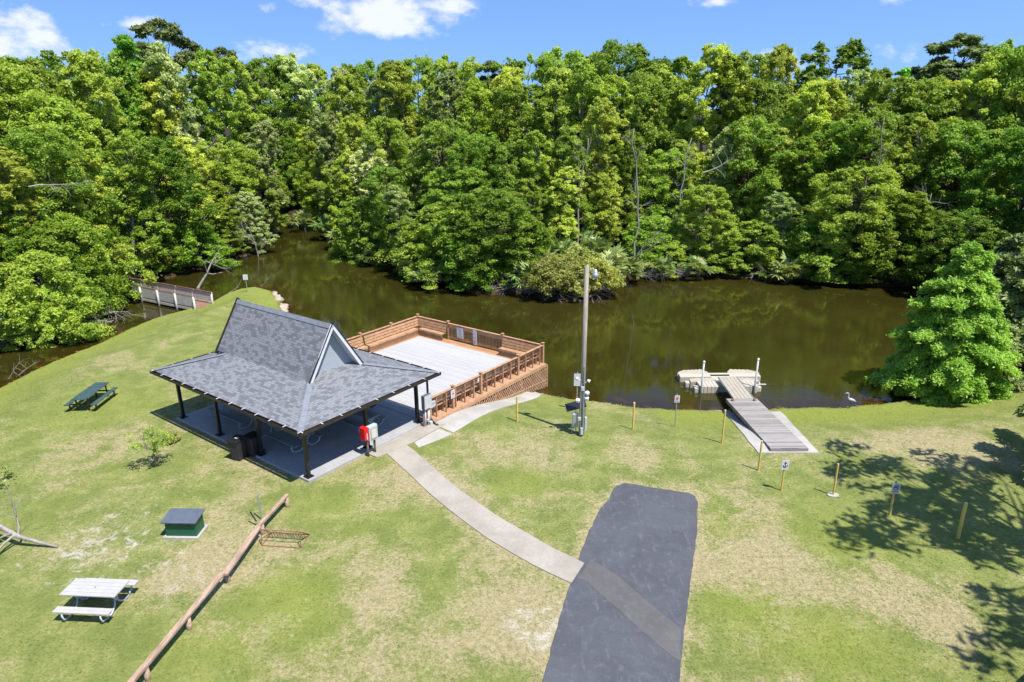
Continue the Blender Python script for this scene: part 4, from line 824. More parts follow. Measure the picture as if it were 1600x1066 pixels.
POSTS = [(-5.1, -3.35), (-1.72, -3.35), (1.66, -3.35), (5.05, -3.35), (5.05, 3.3), (1.66, 3.3), (-1.72, 3.3), (-5.1, 3.3), (5.05, 0), (-5.1, 0)]
for (x, y) in POSTS:
    mb = MB(); mb.box((x, y, (2.6 + .12) / 2), (.15, .15, 2.48)); p_ = mb.build('post', M['black_metal'], pav, bevel=.01)
    mb = MB(); mb.box((x, y, .135), (.34, .34, .03)); 
    for k in range(4): mb.box((x + .12 * (1 if k & 1 else -1), y + .12 * (1 if k & 2 else -1), .165), (.03, .03, .03))
    mb.build('base_plate', M['black_metal'], p_)
    mb = MB()
    for dx, dy in ((1, 0), (-1, 0)) if abs(y) > 3 else ((0, 1), (0, -1)):
        if abs(x + dx * .7) < 5.2: mb.bar((x, y, 1.95), (x + dx * .62, y + dy * .62, 2.55), .09, .09)
    if abs(x) > 5 and abs(y) > 3: mb.bar((x, y, 1.95), (x, y - math.copysign(.62, y), 2.55), .09, .09)
    mb.build('brace', M['black_metal'], p_)
mb = MB()
for y in (-3.35, 3.3): mb.box((0, y, 2.56), (10.4, .14, .2))
for x in (-5.1, 5.05): mb.box((x, -.02, 2.56), (.139, 6.5, .199))
mb.build('eave_beam', M['black_metal'], pav)
mb = MB()
for x in np.arange(-5.2, 5.3, .9): 
    if abs(x) < 3.3: mb.bar((x, -SB + .1, HE - .06), (x, -gt, gz - .14), .06, .1); mb.bar((x, SB - .1, HE - .06), (x, gt, gz - .14), .06, .1)
mb.build('rafter', M['black_metal'], pav)
mb = MB(); mb.tube([(5.3, 3.86, 2.6), (5.3, 3.86, .55), (5.36, 3.86, .3), (5.6, 3.8, .12), (6.05, 3.7, .07)], .055, 10); mb.build('downspout', M['black_metal'], pav, smooth=True)

# ------------------------------------------------------------------ fishing deck
dk = tag(empty('fishing_deck', (C0[0], C0[1], 0), RZ), 'cedar waterside deck with white boarded floor, benches and lattice skirt', 'deck')
D0, D1, DL, DR, DF = 3.58, 13.95, -5.2, 5.4, .14
mb = MB(); mb.box(((DL + .78 + DR - .62) / 2, (D0 + D1 - .75) / 2, DF - .02), (DR - DL - 1.40, D1 - D0 - .75, .05)); mb.build('white_floor', M['white_deck'], dk)
mb = MB(); mb.box((DL + .37, (D0 + D1) / 2, DF - .03), (.80, D1 - D0, .04)); mb.build('side_boards', M['cedar_y'], dk)
mb = MB(); mb.box(((DL + .78 + DR - .62) / 2, D1 - .36, DF - .034), (DR - DL - 1.4, .76, .036)); mb.build('far_boards', M['cedar_x'], dk)
mb = MB(); mb.box((DR - .195, (D0 + D1) / 2, DF - .032), (.85, D1 - D0, .04)); mb.build('edge_boards', M['skirt'], dk)
mb = MB(); mb.box((DR + .25, (D0 + D1) / 2, DF - .14), (.05, D1 - D0 + .1, .19)); mb.box((0, D1 + .05, DF - .14), (DR - DL + .4, .05, .19)); mb.box((DL - .06, (D0 + D1) / 2, DF - .14), (.05, D1 - D0, .19)); mb.build('rim_board', M['skirt'], dk)
mb = MB()
for x in (-4.8, -1.7, 1.7, 4.9):
    for y in (6.5, 10, 13.5): mb.box((x, y, -1.1), (.2, .2, 2.2))
mb.build('piling', M['brownpost'], dk)
def lattice(mb, fx, u0, u1, z0f, z1, sp_=.16, w_=.04, th=.012, layers=(1, -1)):
    """diagonal strips in the (u,z) plane between z0f(u) and z1; fx(u,z,layer) -> 3D"""
    for s_ in layers:
        c = u0 - 3
        while c < u1 + 3:
            pts = []
            uu = np.arange(u0, u1 + .001, .04); zz = (uu - c) * s_ + (z1 - 1.2); ok = (zz < z1) & (zz > np.array([z0f(a) for a in uu]))
            if ok.any():
                a, b_ = uu[ok][0], uu[ok][-1]
                if b_ - a > .05: mb.bar(fx(a, (a - c) * s_ + z1 - 1.2, s_), fx(b_, (b_ - c) * s_ + z1 - 1.2, s_), w_ if False else th, w_)
            c += sp_
mb = MB(); lattice(mb, lambda u, z, l: (DR + .28 + .012 * l, u, z), D0 + .3, D1 + .05, lambda u: min(-.02, -.02 - (u - 4.3) * .152) if u > 4.3 else -.02, DF - .24, .235, w_=.075, layers=(1,)); lk = mb.build('lattice_skirt', M['skirt'], dk); mb = MB(); lattice(mb, lambda u, z, l: (DR + .265, u, z), D0 + .3, D1 + .05, lambda u: min(-.02, -.02 - (u - 4.3) * .152) if u > 4.3 else -.02, DF - .24, .94, layers=(-1,)); mb.build('skirt_brace', M['skirt'], dk)
mb = MB(); mb.box((DR + .29, D1 + .06, -.75), (.07, .07, 1.6))
for y in (6.4, 8.9, 11.4): mb.box((DR + .245, y, -.2 - (y - 4.3) * .07), (.04, .09, .35 + (y - 4.3) * .14))
mb.bar((DR + .3, 8.4, -.62), (DR + .3, D1 + .05, -.95), .03, .07); mb.build('skirt_frame', M['skirt'], dk)
mb = MB(); lattice(mb, lambda u, z, l: (u, D1 + .08 + .012 * l, z), DL, DR + .3, lambda u: -1.5, DF - .24, .3); mb.build('lattice_skirt', M['skirt'], dk)
RT = 1.14
def rail_post(x, y, h=RT + .12, w_=.13): 
    mb = MB(); mb.box((x, y, DF + h / 2 - .1), (w_, w_, h + .2)); p_ = mb.build('rail_post', M['cedar'], dk, bevel=.006); mb = MB(); mb.box((x, y, DF + h + .02), (w_ + .06, w_ + .06, .045)); mb.build('cap', M['cedar'], p_, bevel=.01)
for x in (DL, -2.35, 2.3, DR): rail_post(x, D1)
for y in (11.35, 7.9, 5.6): rail_post(DR + .02, y)
for y in (11.4, 8.7, 6.1, D0 + .1): rail_post(DL, y)
rail_post(DR + .02, D0 + .25)
def top_rail(a, b_, up=(0, 0, 1)):
    mb = MB(); a = Vector((*a, DF + RT)); b_ = Vector((*b_, DF + RT)); mb.bar(a, b_, .15, .04); mb.bar(a - Vector((0, 0, .075)), b_ - Vector((0, 0, .075)), .045, .1); mb.build('top_rail', M['cedar'], dk, bevel=.006)
top_rail((DL, D0), (DL, D1)); top_rail((DL, D1), (DR, D1)); top_rail((DR, D1 + .0), (DR, D0 + .2))
# board-backed benches: leaning backs, slatted seats, lattice under the seats
def bench(a, b_, inn, open_back=False, lat=True, ribs=None):
    a = np.array([*a, 0.]); b_ = np.array([*b_, 0.]); inn = np.array([*inn, 0.]); d = unit(b_ - a); L = np.linalg.norm(b_ - a); Z = np.array([0, 0, 1.])
    P = lambda u, i, z: a + d * u + inn * i + Z * (DF + z)
    mb = MB(); n = 3; z0, z1 = (.50, 1.04) if not open_back else (.64, 1.04)
    for k in range(n):
        t = (k + .5) / n; z = z0 + (z1 - z0) * t; i = .20 - .13 * (z - .45) / .6
        mb.bar(P(0.02, i, z), P(L - .02, i, z), .025, (z1 - z0) / n - .03, up=tuple(Z * 1. - inn * .2))
    mb.build('bench_back', M['cedar'], dk)
    mb = MB()
    for k in range(3): mb.bar(P(0.02, .24 + k * .135, .45), P(L - .02, .24 + k * .135, .45), .12, .035)
    mb.bar(P(.02, .56, .40), P(L - .02, .56, .40), .03, .11); mb.build('bench_seat', M['cedar'], dk)
    if lat:
        mb = MB(); lattice(mb, lambda u, z, l: tuple(a + d * u + inn * (.54 + .01 * l) + Z * z), 0, L, lambda u: DF + .03, DF + .38, .13 if not open_back else .075, .03); 
        mb.bar(P(0, .54, .045), P(L, .54, .045), .03, .05)
        mb.build('bench_lattice', M['cedar'], dk)
    if ribs:
        for u in np.arange(ribs / 2, L, ribs):
            mb = MB(); mb.bar(P(u, -.03, .0), P(u, -.03, 1.04), .05, .09, up=tuple(inn)); mb.bar(P(u, .21, .3), P(u, .06, 1.02), .045, .08, up=tuple(inn)); mb.bar(P(u, -.02, .38), P(u, .54, .38), .045, .09); mb.bar(P(u, .46, 0.), P(u, .46, .36), .045, .09, up=tuple(inn)); mb.bar(P(u, .2, 0), P(u, .2, .4), .045, .09, up=tuple(inn)); mb.build('bench_rib', M['cedar'], dk)
bench((DL, D1), (DL, 8.9), (1, 0)); bench((DL, 8.8), (DL, D0 + .3), (1, 0))
bench((DL + .1, D1), (-2.42, D1), (0, -1)); bench((2.36, D1), (DR - .1, D1), (0, -1))
bench((DR, D0 + .35), (DR, 7.8), (-1, 0), True, True, .74); bench((DR, 8.0), (DR, D1 - .1), (-1, 0), True, True, .74)
mb = MB(); mb.bar((-2.3, D1, DF + .95), (2.25, D1, DF + .95), .035, .2); mb.bar((-2.3, D1, DF + .16), (2.25, D1, DF + .16), .035, .14); mb.build('fence_rails', M['cedar'], dk)
for x in np.arange(-2.2, 2.25, .118): mb = MB(); mb.box((x, D1, DF + .55), (.038, .038, .7)); mb.build('baluster', M['cedar'], dk)
def pv(s, t, z=0.):   # pavilion coordinates -> world
    q = C0 + E1 * s + E2 * t; return np.array([q[0], q[1], z])

# ------------------------------------------------------------------ signs
def sign_panel(root, wd, ht, z0, lines, y=-.0, tilt=0):
    mb = MB(); mb.box((0, y, z0 + ht / 2), (wd, .02, ht)); p_ = mb.build('sign_panel', M['sign'], root, bevel=.004)
    return p_
def ink(p_, name, mat, items, y):
    mb = MB()
    for it in items:
        if it[0] == 'b': mb.box((it[1], y, it[2]), (it[3], .006, it[4]), M=Matrix.Rotation(it[5] if len(it) > 5 else 0, 3, 'Y'))
        else:
            _, cx, cz, r_, t_, a0, a1 = it; m = 20; pts = [(cx + r_ * math.cos(a0 + (a1 - a0) * k / m), y, cz + r_ * math.sin(a0 + (a1 - a0) * k / m)) for k in range(m + 1)]; mb.tube(pts, t_, 5)
    return mb.build(name, M[mat], p_)
# small notices on the deck
def notice(name, loc, rz, wd, ht, items, lab, mat='sign'):
    root = tag(empty(name, loc, rz), lab, 'sign'); mb = MB(); mb.box((0, 0, ht / 2), (wd, .02, ht)); p_ = mb.build('sign_panel', M[mat], root, bevel=.004)
    for m_, its in items.items(): ink(p_, 'printing', m_, its, -.013)
    return root
notice('notice_sign', pv(-1.25, D1 - .06, DF + .28), RZ, .56, .74, {'sign_grey': [('b', 0, .62 - .085 * k, .4 - .08 * (k % 3), .025) for k in range(7)], 'sign_blue': [('b', -.1, .66, .2, .03)]}, 'white printed notice on the far deck fence')
notice('rules_sign', pv(.05, D1 - .08, DF + .08), RZ, .32, 1.0, {'sign_red': [('r', 0, .26, .05, .02, 0, 6.28), ('b', 0, .26, .06, .03)], 'sign_grey': [('b', 0, .8, .12, .05), ('b', 0, .55, .2, .02), ('b', 0, .49, .2, .02), ('b', 0, .12, .2, .02)]}, 'tall narrow white sign with red marks on the far deck fence')
notice('post_sign', pv(DR + .11, 5.5, DF + .62), RZ + math.pi / 2, .32, .46, {'sign_red': [('r', 0, .26, .05, .016, 0, 6.28), ('b', 0, .26, .04, .03)], 'sign_grey': [('b', 0, .12, .2, .015), ('b', 0, .08, .2, .015), ('b', 0, .39, .2, .02)]}, 'small white sign with red mark on the deck side rail post')
notice('blue_notice', pv(DR + .11, 3.95, DF + .68), RZ + math.pi / 2, .42, .32, {'sign_blue': [('b', 0, .24, .3, .012), ('b', 0, .19, .3, .012), ('b', 0, .14, .3, .012)], 'sign_grey': [('b', 0, .08, .3, .012)]}, 'small pale notice at the pavilion end of the deck rail', 'lid_pale' if 'lid_pale' in M else 'sign')
def post_sign(px, py, top, wd, ht, r_, mat, items, lab, sq=False, rz=0., name='sign_post', back=False):
    g = GT(px, py); H = at_depth(px, top, g[1])[2] - g[2]; root = tag(empty(name, g, rz), lab, 'sign')
    mb = MB(); 
    if sq: mb.box((0, 0, H / 2 - .1), (r_ * 2, r_ * 1.2, H + .2))
    else: mb.tube([(0, 0, -.2), (0, 0, H)], r_, 10)
    mb.build('pole', M[mat], root)
    zc = H - ht - .06; y = -r_ - .02 if not back else r_ + .02
    mb = MB(); mb.box((0, y, zc + ht / 2), (wd, .016, ht)); p_ = mb.build('sign_panel', M['sign'], root, bevel=.005)
    for m_, its in items.items(): ink(p_, 'printing', m_, [(i[0], i[1] * 1., i[2] + zc) + tuple(i[3:]) for i in its], y - .012)
    return root
post_sign(1220.6, 767, 716, .30, .44, .035, 'yellow', {'sign_black': [('b', 0, .21, .028, .19), ('b', 0, .29, .11, .022), ('r', 0, .21, .085, .016, 3.35, 6.07), ('r', 0, .325, .022, .009, 0, 6.28), ('b', -.085, .2, .03, .03, .7), ('b', .085, .2, .03, .03, .7)]}, 'white sign with a black anchor on a yellow post')
post_sign(1390, 804.5, 752, .32, .42, .045, 'yellow', {'sign_black': [('r', 0, .25, .105, .013, 0, 6.28), ('b', .0, .245, .15, .03, .5), ('b', -.02, .26, .09, .035, -.6), ('b', .04, .28, .035, .035)], 'sign_blue': [('b', 0, .075, .22, .03)]}, 'white sign with a black no-entry circle on a yellow post')
post_sign(1054.4, 667, 616, .26, .38, .026, 'galv', {'sign_red': [('r', 0, .22, .055, .013, 0, 6.28), ('b', 0, .22, .09, .02, .7), ('b', .01, .2, .05, .03, -.3)], 'sign_grey': [('b', 0, .33, .17, .02), ('b', 0, .1, .18, .015), ('b', 0, .06, .18, .015)]}, 'white sign with a red mark on a grey steel post by the shore')
post_sign(386.5, 456, 428, .42, .5, .035, 'galv', {'sign_grey': [('b', 0, .28, .06, .16), ('b', 0, .1, .2, .02)]}, 'white sign on a grey post near the tip of the grassy point', rz=R(12))
post_sign(901, 640, 582, .38, .72, .03, 'galv', {}, 'grey-backed sign on a steel channel seen from behind, beside the lamp pole', back=False, rz=R(-6))

# ------------------------------------------------------------------ yellow posts
bm = MB(); bm.tube([(0, 0, -.2), (0, 0, 1.0)], .05, 12)
YP = [(808, 659, 619.5, 'first yellow post, near the deck walk'), (988.8, 670.8, 629.4, 'yellow post between the lamp pole and the grey sign post'), (1128, 692.5, 641, 'yellow post at the left corner of the boat ramp'), (1185, 735.3, 689.4, 'yellow post in front of the grey timber ramp'), (1301.6, 774.4, 725.3, 'leaning yellow post in a white concrete footing'), (1496.3, 841, 786.3, 'thick yellow post nearest the right edge of the photo')]
for i, (px, py, top, lab) in enumerate(YP):
    g = GT(px, py); H = at_depth(px, top, g[1])[2] - g[2]; th = [1, 1, .85, .85, .75, 1.3][i]
    root = tag(empty('yellow_post', g), lab, 'post', 'yellow posts across the lawn'); mb = MB(); mb.tube([(0, 0, -.2), (0, 0, H - .02), (0, 0, H)], [.05 * th, .05 * th, .042 * th], 12); mb.build('shaft', M['yellow'], root, smooth=False)
    mb = MB(); mb.tube([(0, 0, H), (0, 0, H + .012)], .044 * th, 12); mb.build('cap', M['cream'], root)
    if i == 4:
        mb = MB(); mb.prism([(.24 * math.cos(a) * (1 + .12 * math.sin(4 * a)), .17 * math.sin(a)) for a in np.linspace(0, 5.9, 12)], 0, .05); mb.build('footing', M['walk2'], root)

# ------------------------------------------------------------------ lamp pole
g = GT(908, 680); PH = at_depth(911, 415, g[1])[2] - g[2]
lp = tag(empty('lamp_pole', g), 'tall weathered wooden pole with a shaded lamp at its top', 'lamp pole')
mb = MB(); mb.tube([(0, 0, -.3), (.02, 0, PH * .5), (.05, 0, PH)], [.135, .115, .095], 14); mb.build('pole', M['pole'], lp, smooth=True)
mb = MB(); mb.tube([(.1, 0, PH - .35), (.3, -.03, PH - .12), (.42, -.05, PH - .2)], .025, 8); mb.build('lamp_arm', M['galv'], lp, smooth=True)
mb = MB(); mb.tube([(.42, -.05, PH - .16), (.42, -.05, PH - .3), (.42, -.05, PH - .36), (.42, -.05, PH - .5)], [.06, .09, .13, .2], 16); o = mb.build('lamp_shade', M['galv'], lp, smooth=True); mb = MB(); mb.tube([(.42, -.05, PH - .5), (.42, -.05, PH - .58)], [.13, .08], 12); mb.build('lens', M['white_trim'], o, smooth=True)
mb = MB(); mb.tube([(.06, -.15, 0), (.06, -.13, 3.6)], .03, 8); mb.tube([(-.08, -.13, .0), (-.08, -.13, 2.8)], .018, 8); mb.build('conduit', M['galv'], lp)
for (x, z, s) in [(-.22, 2.98, 1), (.2, 2.85, -1)]:
    mb = MB(); mb.tube([(x * .4, -.1, z - .1), (x, -.12, z)], .02, 6); mb.tube([(x, -.12, z + .06), (x - .12 * s, -.18, z + .02)], [.05, .085], 10); mb.build('floodlight', M['white_trim'], lp, smooth=True)
for (x, z) in [(.22, 2.25), (.2, 1.98), (-.22, 1.88)]:
    mb = MB(); mb.tube([(x, -.12, z - .05), (x, -.16, z + .07)], [.10, .1], 12); mb.tube([(x * .3, -.1, z), (x, -.12, z)], .018, 6); mb.build('loudspeaker' if False else 'round_fitting', M['white_trim'], lp)
for (x, y, z, d) in [(0, -.15, 2.5, (.15, .1, .2)), (-.12, -.17, .95, (.14, .12, .15)), (.0, -.18, .3, (.12, .1, .35)), (.2, .0, .6, (.1, .16, .7))]:
    mb = MB(); mb.box((x, y, z), d); mb.build('junction_box', M['grey_box'], lp, bevel=.01)
g = GT(896.5, 678); eb = tag(empty('control_cabinet', g), 'grey control cabinet on steel legs beside the lamp pole', 'cabinet')
mb = MB(); mb.box((0.05, 0, .75), (.3, .2, .7)); c_ = mb.build('cabinet_box', M['grey_box'], eb, bevel=.012); mb = MB(); mb.box((.05, -.108, .75), (.25, .012, .62)); mb.build('door', M['galv'], c_)
for x in (-.1, .1):
    mb = MB(); mb.tube([(x, .02, -.1), (x, .02, .5)], .022, 8); mb.build('leg', M['galv'], eb)
g = GT(903, 674); sp_ = tag(empty('solar_panel', g), 'black tilted panel on a thin stand behind the lamp pole', 'solar panel')
mb = MB(); mb.box((-.12, .2, 1.3), (1.0, .62, .035), M=Matrix.Rotation(R(-16), 3, 'Y') @ Matrix.Rotation(R(12), 3, 'X')); mb.build('panel', M['bronze'], sp_); mb = MB(); mb.tube([(.38, .25, 0), (.38, .25, 1.35)], .02, 8); mb.tube([(-.1, .25, 0), (-.1, .25, 1.25)], .02, 8); mb.bar((-.1, .25, 1.1), (.38, .25, 1.2), .03, .03); mb.build('stand', M['galv'], sp_)

# ------------------------------------------------------------------ boxes by the pavilion
g = pv(5.62, 3.42, 0); root = tag(empty('electrical_panel', g, RZ + R(90)), 'grey electrical panel on white conduits by the pavilion corner post', 'electrical panel')
mb = MB(); mb.box((0, 0, 1.35), (.52, .2, .72)); c_ = mb.build('panel_box', M['lid_grey'], root, bevel=.012); mb = MB(); mb.box((0, -.11, 1.35), (.49, .02, .69)); mb.build('panel_door', M['grey_box'], c_)
for x in (-.12, .08, .15): mb = MB(); mb.tube([(x, -.0, -.05), (x, -.0, 1.0)], .03, 8); mb.build('conduit', M['white_trim'], root, smooth=True)
mb = MB(); mb.box((0, .05, .6), (.09, .05, 1.2)); mb.box((-.2, .05, .6), (.09, .05, 1.2)); mb.build('backing_post', M['brownpost'], root)
mb = MB(); mb.box((.18, -.05, .12), (.16, .14, .2)); mb.box((-.02, -.05, .35), (.1, .1, .12)); mb.build('junction_box', M['grey_box'], root, bevel=.01)
g = pv(5.58, -.28, 0); root = tag(empty('call_station', g, RZ + R(90)), 'red box and grey box mounted on two wooden posts at the slab edge', 'call station')
for x in (-.18, .24): mb = MB(); mb.tube([(x, .0, -.2), (x, .0, 1.15)], .055, 10); mb.build('post', M['brownpost'], root, smooth=True)
mb = MB(); mb.box((.06, -.1, 1.15), (.5, .22, .72)); c_ = mb.build('grey_box', M['grey_box'], root, bevel=.02); mb = MB(); mb.box((.06, -.222, 1.12), (.36, .02, .5)); f_ = mb.build('window_frame', M['galv'], c_); mb = MB(); mb.box((.06, -.235, 1.13), (.29, .012, .42)); mb.build('notice_panel', M['cream'], f_)
mb = MB(); mb.box((-.33, -.02, 1.22), (.24, .36, .62)); r2 = mb.build('red_box', M['red'], root, bevel=.03); mb = MB(); mb.box((-.33, -.21, 1.12), (.05, .01, .3)); mb.build('label', M['sign'], r2)

# ------------------------------------------------------------------ picnic tables
def table(loc, rz, L, lab, top_m, frame_m, nslat=5, Wd=.76, seat=.27, off=.68, group=None, name='picnic_table', style='tube'):
    root = tag(empty(name, loc, rz), lab, 'picnic table', group); H = .76
    mb = MB(); sw = Wd / nslat
    for k in range(nslat): mb.box((0, -Wd / 2 + sw * (k + .5), H - .02), (L, sw - .008, .04))
    mb.build('tabletop', M[top_m], root, bevel=.004)
    for s_ in (-1, 1):
        mb = MB(); 
        for k in range(2): mb.box((0, s_ * off + (k - .5) * seat / 2, .43), (L, seat / 2 - .006, .04))
        mb.build('bench_seat', M[top_m], root, bevel=.004)
    for e in (-1, 1):
        x = e * (L / 2 - .28); mb = MB()
        if style == 'tube':
            for s_ in (-1, 1):
                mb.tube([(x, s_ * .3, .71), (x, s_ * .05, .4), (x, -s_ * .02, .3)], .028, 8)
                mb.tube([(x, s_ * .02, .56), (x, s_ * .1, .2), (x, s_ * .3, .04), (x, s_ * .55, .04), (x, s_ * .76, .12), (x, s_ * .80, .3), (x, s_ * .76, .4)], .03, 8)
        else:
            for s_ in (-1, 1):
                mb.bar((x, s_ * .3, .71), (x, s_ * .3, 0), .06, .06, up=(0, 1, 0)); mb.bar((x, s_ * .68, .4), (x, s_ * .68, 0), .06, .06, up=(0, 1, 0))
            mb.bar((x, -.75, .37), (x, .75, .37), .05, .07); mb.bar((x, -.35, .69), (x, .35, .69), .05, .06)
        mb.build('leg_frame', M[frame_m], root, smooth=(style == 'tube'))
    mb = MB(); mb.bar((-(L / 2 - .28), 0, .5), (-(L / 2 - .75), 0, .7), .03, .03); mb.bar((L / 2 - .28, 0, .5), (L / 2 - .75, 0, .7), .03, .03); mb.build('brace', M[frame_m], root)
    return root
t = table((-13.24, 17.95, 0), R(-4), 1.80, 'pale grey picnic table with tubular legs in the bottom left corner', 'white_slat', 'tube_paint', 5, .80)
mb = MB(); mb.tube([(0.02, .0, .762), (.02, 0, .768)], .022, 10); mb.build('umbrella_hole', M['black_plastic'], t)
table((-22.72, 34.0, 0), R(92), 2.40, 'dark green slatted picnic table on the far left lawn', 'green_slat', 'black_metal', 6, .78, style='post')
for i, (s, t_, lab) in enumerate([(-2.6, -1.75, 'grey table on the pavilion slab, nearest the left corner post'), (1.55, -1.75, 'grey table on the pavilion slab, behind the front corner post'), (-2.6, 1.5, 'grey table on the pavilion slab, at the back left'), (2.55, 1.35, 'grey table on the pavilion slab, near the red box')]):
    q = pv(s, t_, .125); table(q, RZ, 3.1, lab, 'tab_grey', 'tube_paint', 5, .78, group='tables under the pavilion')

# ------------------------------------------------------------------ wheeled bins
def bin_(loc, rz, lab, paper):
    root = tag(empty('wheeled_bin', loc, rz), lab, 'wheeled bin', 'bins at the slab edge'); mb = MB()
    a = [(-.22, -.24), (.22, -.24), (.2, .22), (-.2, .22)]; b_ = [(-.29, -.33), (.29, -.33), (.28, .28), (-.28, .28)]
    vs = [(x, y, .05) for x, y in a] + [(x, y, .98) for x, y in b_]; mb.add(vs, [(3, 2, 1, 0), (4, 5, 6, 7), (0, 1, 5, 4), (1, 2, 6, 5), (2, 3, 7, 6), (3, 0, 4, 7)]); mb.build('bin_body', M['dk_plastic'], root, bevel=.03)
    mb = MB(); mb.box((0, -.03, 1.01), (.64, .7, .06)); l_ = mb.build('lid', M['black_plastic'], root, bevel=.025)
    if paper: mb = MB(); mb.box((.0, 0, 1.048), (.17, .13, .012)); mb.build('sticker', M['sign'], l_)
    mb = MB(); mb.tube([(-.26, .37, .95), (.26, .37, .95)], .02, 8); mb.build('handle', M['black_plastic'], root)
    for s_ in (-1, 1): mb = MB(); mb.tube([(s_ * .22, .25, .12), (s_ * .28, .25, .12)], .12, 14); mb.build('wheel', M['black_plastic'], root)
g = pv(1.0, -4.05, 0); bin_(g, RZ + R(18), 'black wheeled bin with a white sticker on its lid, on the grass', True)
g = pv(1.28, -3.45, .02); bin_(g, RZ + R(8), 'black wheeled bin tucked between its neighbour and the pavilion post', False)

# ------------------------------------------------------------------ utility box
root = tag(empty('utility_box', (-12.28, 21.98, 0), R(-2)), 'dark green utility box with a sloping grey lid on the lawn', 'utility box')
mb = MB(); mb.box((0, 0, .035), (1.32, .86, .07)); mb.build('pad', M['walk2'], root)
mb = MB(); vs = [(-.57, -.32, .07), (.57, -.32, .07), (.57, .32, .07), (-.57, .32, .07), (-.57, -.32, .66), (.57, -.32, .66), (.57, .32, .74), (-.57, .32, .74)]; mb.add(vs, [(3, 2, 1, 0), (4, 5, 6, 7), (0, 1, 5, 4), (1, 2, 6, 5), (2, 3, 7, 6), (3, 0, 4, 7)]); mb.build('box_body', M['green_box'], root, bevel=.012)
mb = MB(); mb.box((0, -.02, .735), (1.32, .84, .05), M=Matrix.Rotation(R(6), 3, 'X')); mb.build('lid', M['lid_grey'], root, bevel=.01)
for x in (-.35, 0, .32): mb = MB(); mb.add([(x - .07, -.345, .65), (x + .07, -.345, .65), (x + .03, -.345, .55), (x - .03, -.345, .55), (x - .07, -.32, .65), (x + .07, -.32, .65), (x + .03, -.32, .55), (x - .03, -.32, .55)], [(3, 2, 1, 0), (0, 1, 5, 4), (1, 2, 6, 5), (2, 3, 7, 6), (3, 0, 4, 7)]); mb.build('hinge', M['black_metal'], root)

# ------------------------------------------------------------------ low timber barrier
fr = tag(empty('timber_barrier', (-9.45, 21.5, 0)), 'long low salmon-coloured timber beam fence crossing the lawn', 'fence')
o0 = np.array([-9.45, 21.5, 0]); Bp = [G(449, 773, .48), G(402, 824, .48), G(349, 897, .48), G(205, 1068, .48), G(60, 1240, .48)]
for i, (a, b_) in enumerate(zip(Bp[:-1], Bp[1:])):
    d = unit(b_ - a); off = [0, .05, -.02, .02][i]; nn_ = np.array([-d[1], d[0], 0]); mb = MB()
    mb.bar(a - o0 + nn_ * off + [0, 0, .01 * i], b_ - o0 + nn_ * off + d * .03 + [0, 0, .01 * i - (.02 if i == 1 else 0)], [.13, .21, .17, .19][i], .09)
    mb.bar(a - o0 + nn_ * (off - .085) + [0, 0, -.075], b_ - o0 + nn_ * (off - .085) + [0, 0, -.075], .045, .17); mb.build('beam', M['beam'], fr, bevel=.01)
for (px, py) in [(446, 778), (407, 820), (352, 893), (291, 966), (225, 1044)]:
    p = G(px, py, .4) - o0; mb = MB(); mb.tube([(p[0] + .04, p[1] - .0, -.2), (p[0] + .04, p[1], .41)], .085, 10); mb.build('post', M['beam'], fr, smooth=True)
p = G(409, 812); mb = MB(); mb.tube([(0, 0, -.2), (-.02, 0, 1.12)], .028, 8); tag(mb.build('steel_stake', M['galv'], loc=tuple(p)), 'bare grey steel stake standing by the timber barrier', 'stake')
p = G(404, 822); mb = MB(); mb.tube([(0, 0, .2), (-.25, .12, .55)], .03, 6); tag(mb.build('dark_stub', M['black_metal'], loc=(p[0] - .05, p[1], 0)), 'short dark stub beside the steel stake', 'stub')
# bike rack
rk = tag(empty('bike_rack', (-8.3, 21.3, 0)), 'low rusty wire bike rack beside the timber barrier', 'bike rack'); q0 = np.array([-8.3, 21.3, 0])
A_, B_2, C_2 = G(409, 853), G(470, 857), G(484, 836); D_2 = A_ + C_2 - B_2; Zv = np.array([0, 0, .62]); mb = MB()
At, Bt = A_ + Zv * .95 + (D_2 - A_) * .15, B_2 + Zv * .95 + (C_2 - B_2) * .15
for a, b_ in ((A_, B_2), (B_2, C_2), (C_2, D_2), (D_2, A_), (A_, At), (B_2, Bt), (At, Bt), (C_2, Bt), (D_2, At), ((A_ + D_2) / 2 + [0, 0, .3], (B_2 + C_2) / 2 + [0, 0, .3])): mb.tube([a - q0 + [0, 0, .02], b_ - q0 + [0, 0, .02]], .017, 6)
mb.build('frame', M['rust'], rk)
mb = MB()
for k in range(14):
    t_ = (k + .5) / 14; a = D_2 + (C_2 - D_2) * t_; b_ = (A_ + D_2) / 2 + (B_2 - A_) * t_ + [0, 0, .3]; mb.tube([a - q0 + [0, 0, .02], b_ - q0 + [0, 0, .02]], .009, 5); a2 = A_ * .3 + D_2 * .7 + (C_2 - D_2) * t_; mb.tube([a2 - q0 + [0, 0, .02], b_ - q0 + [0, 0, .02]], .009, 5)
mb.build('wire_loops', M['bronze'], rk)

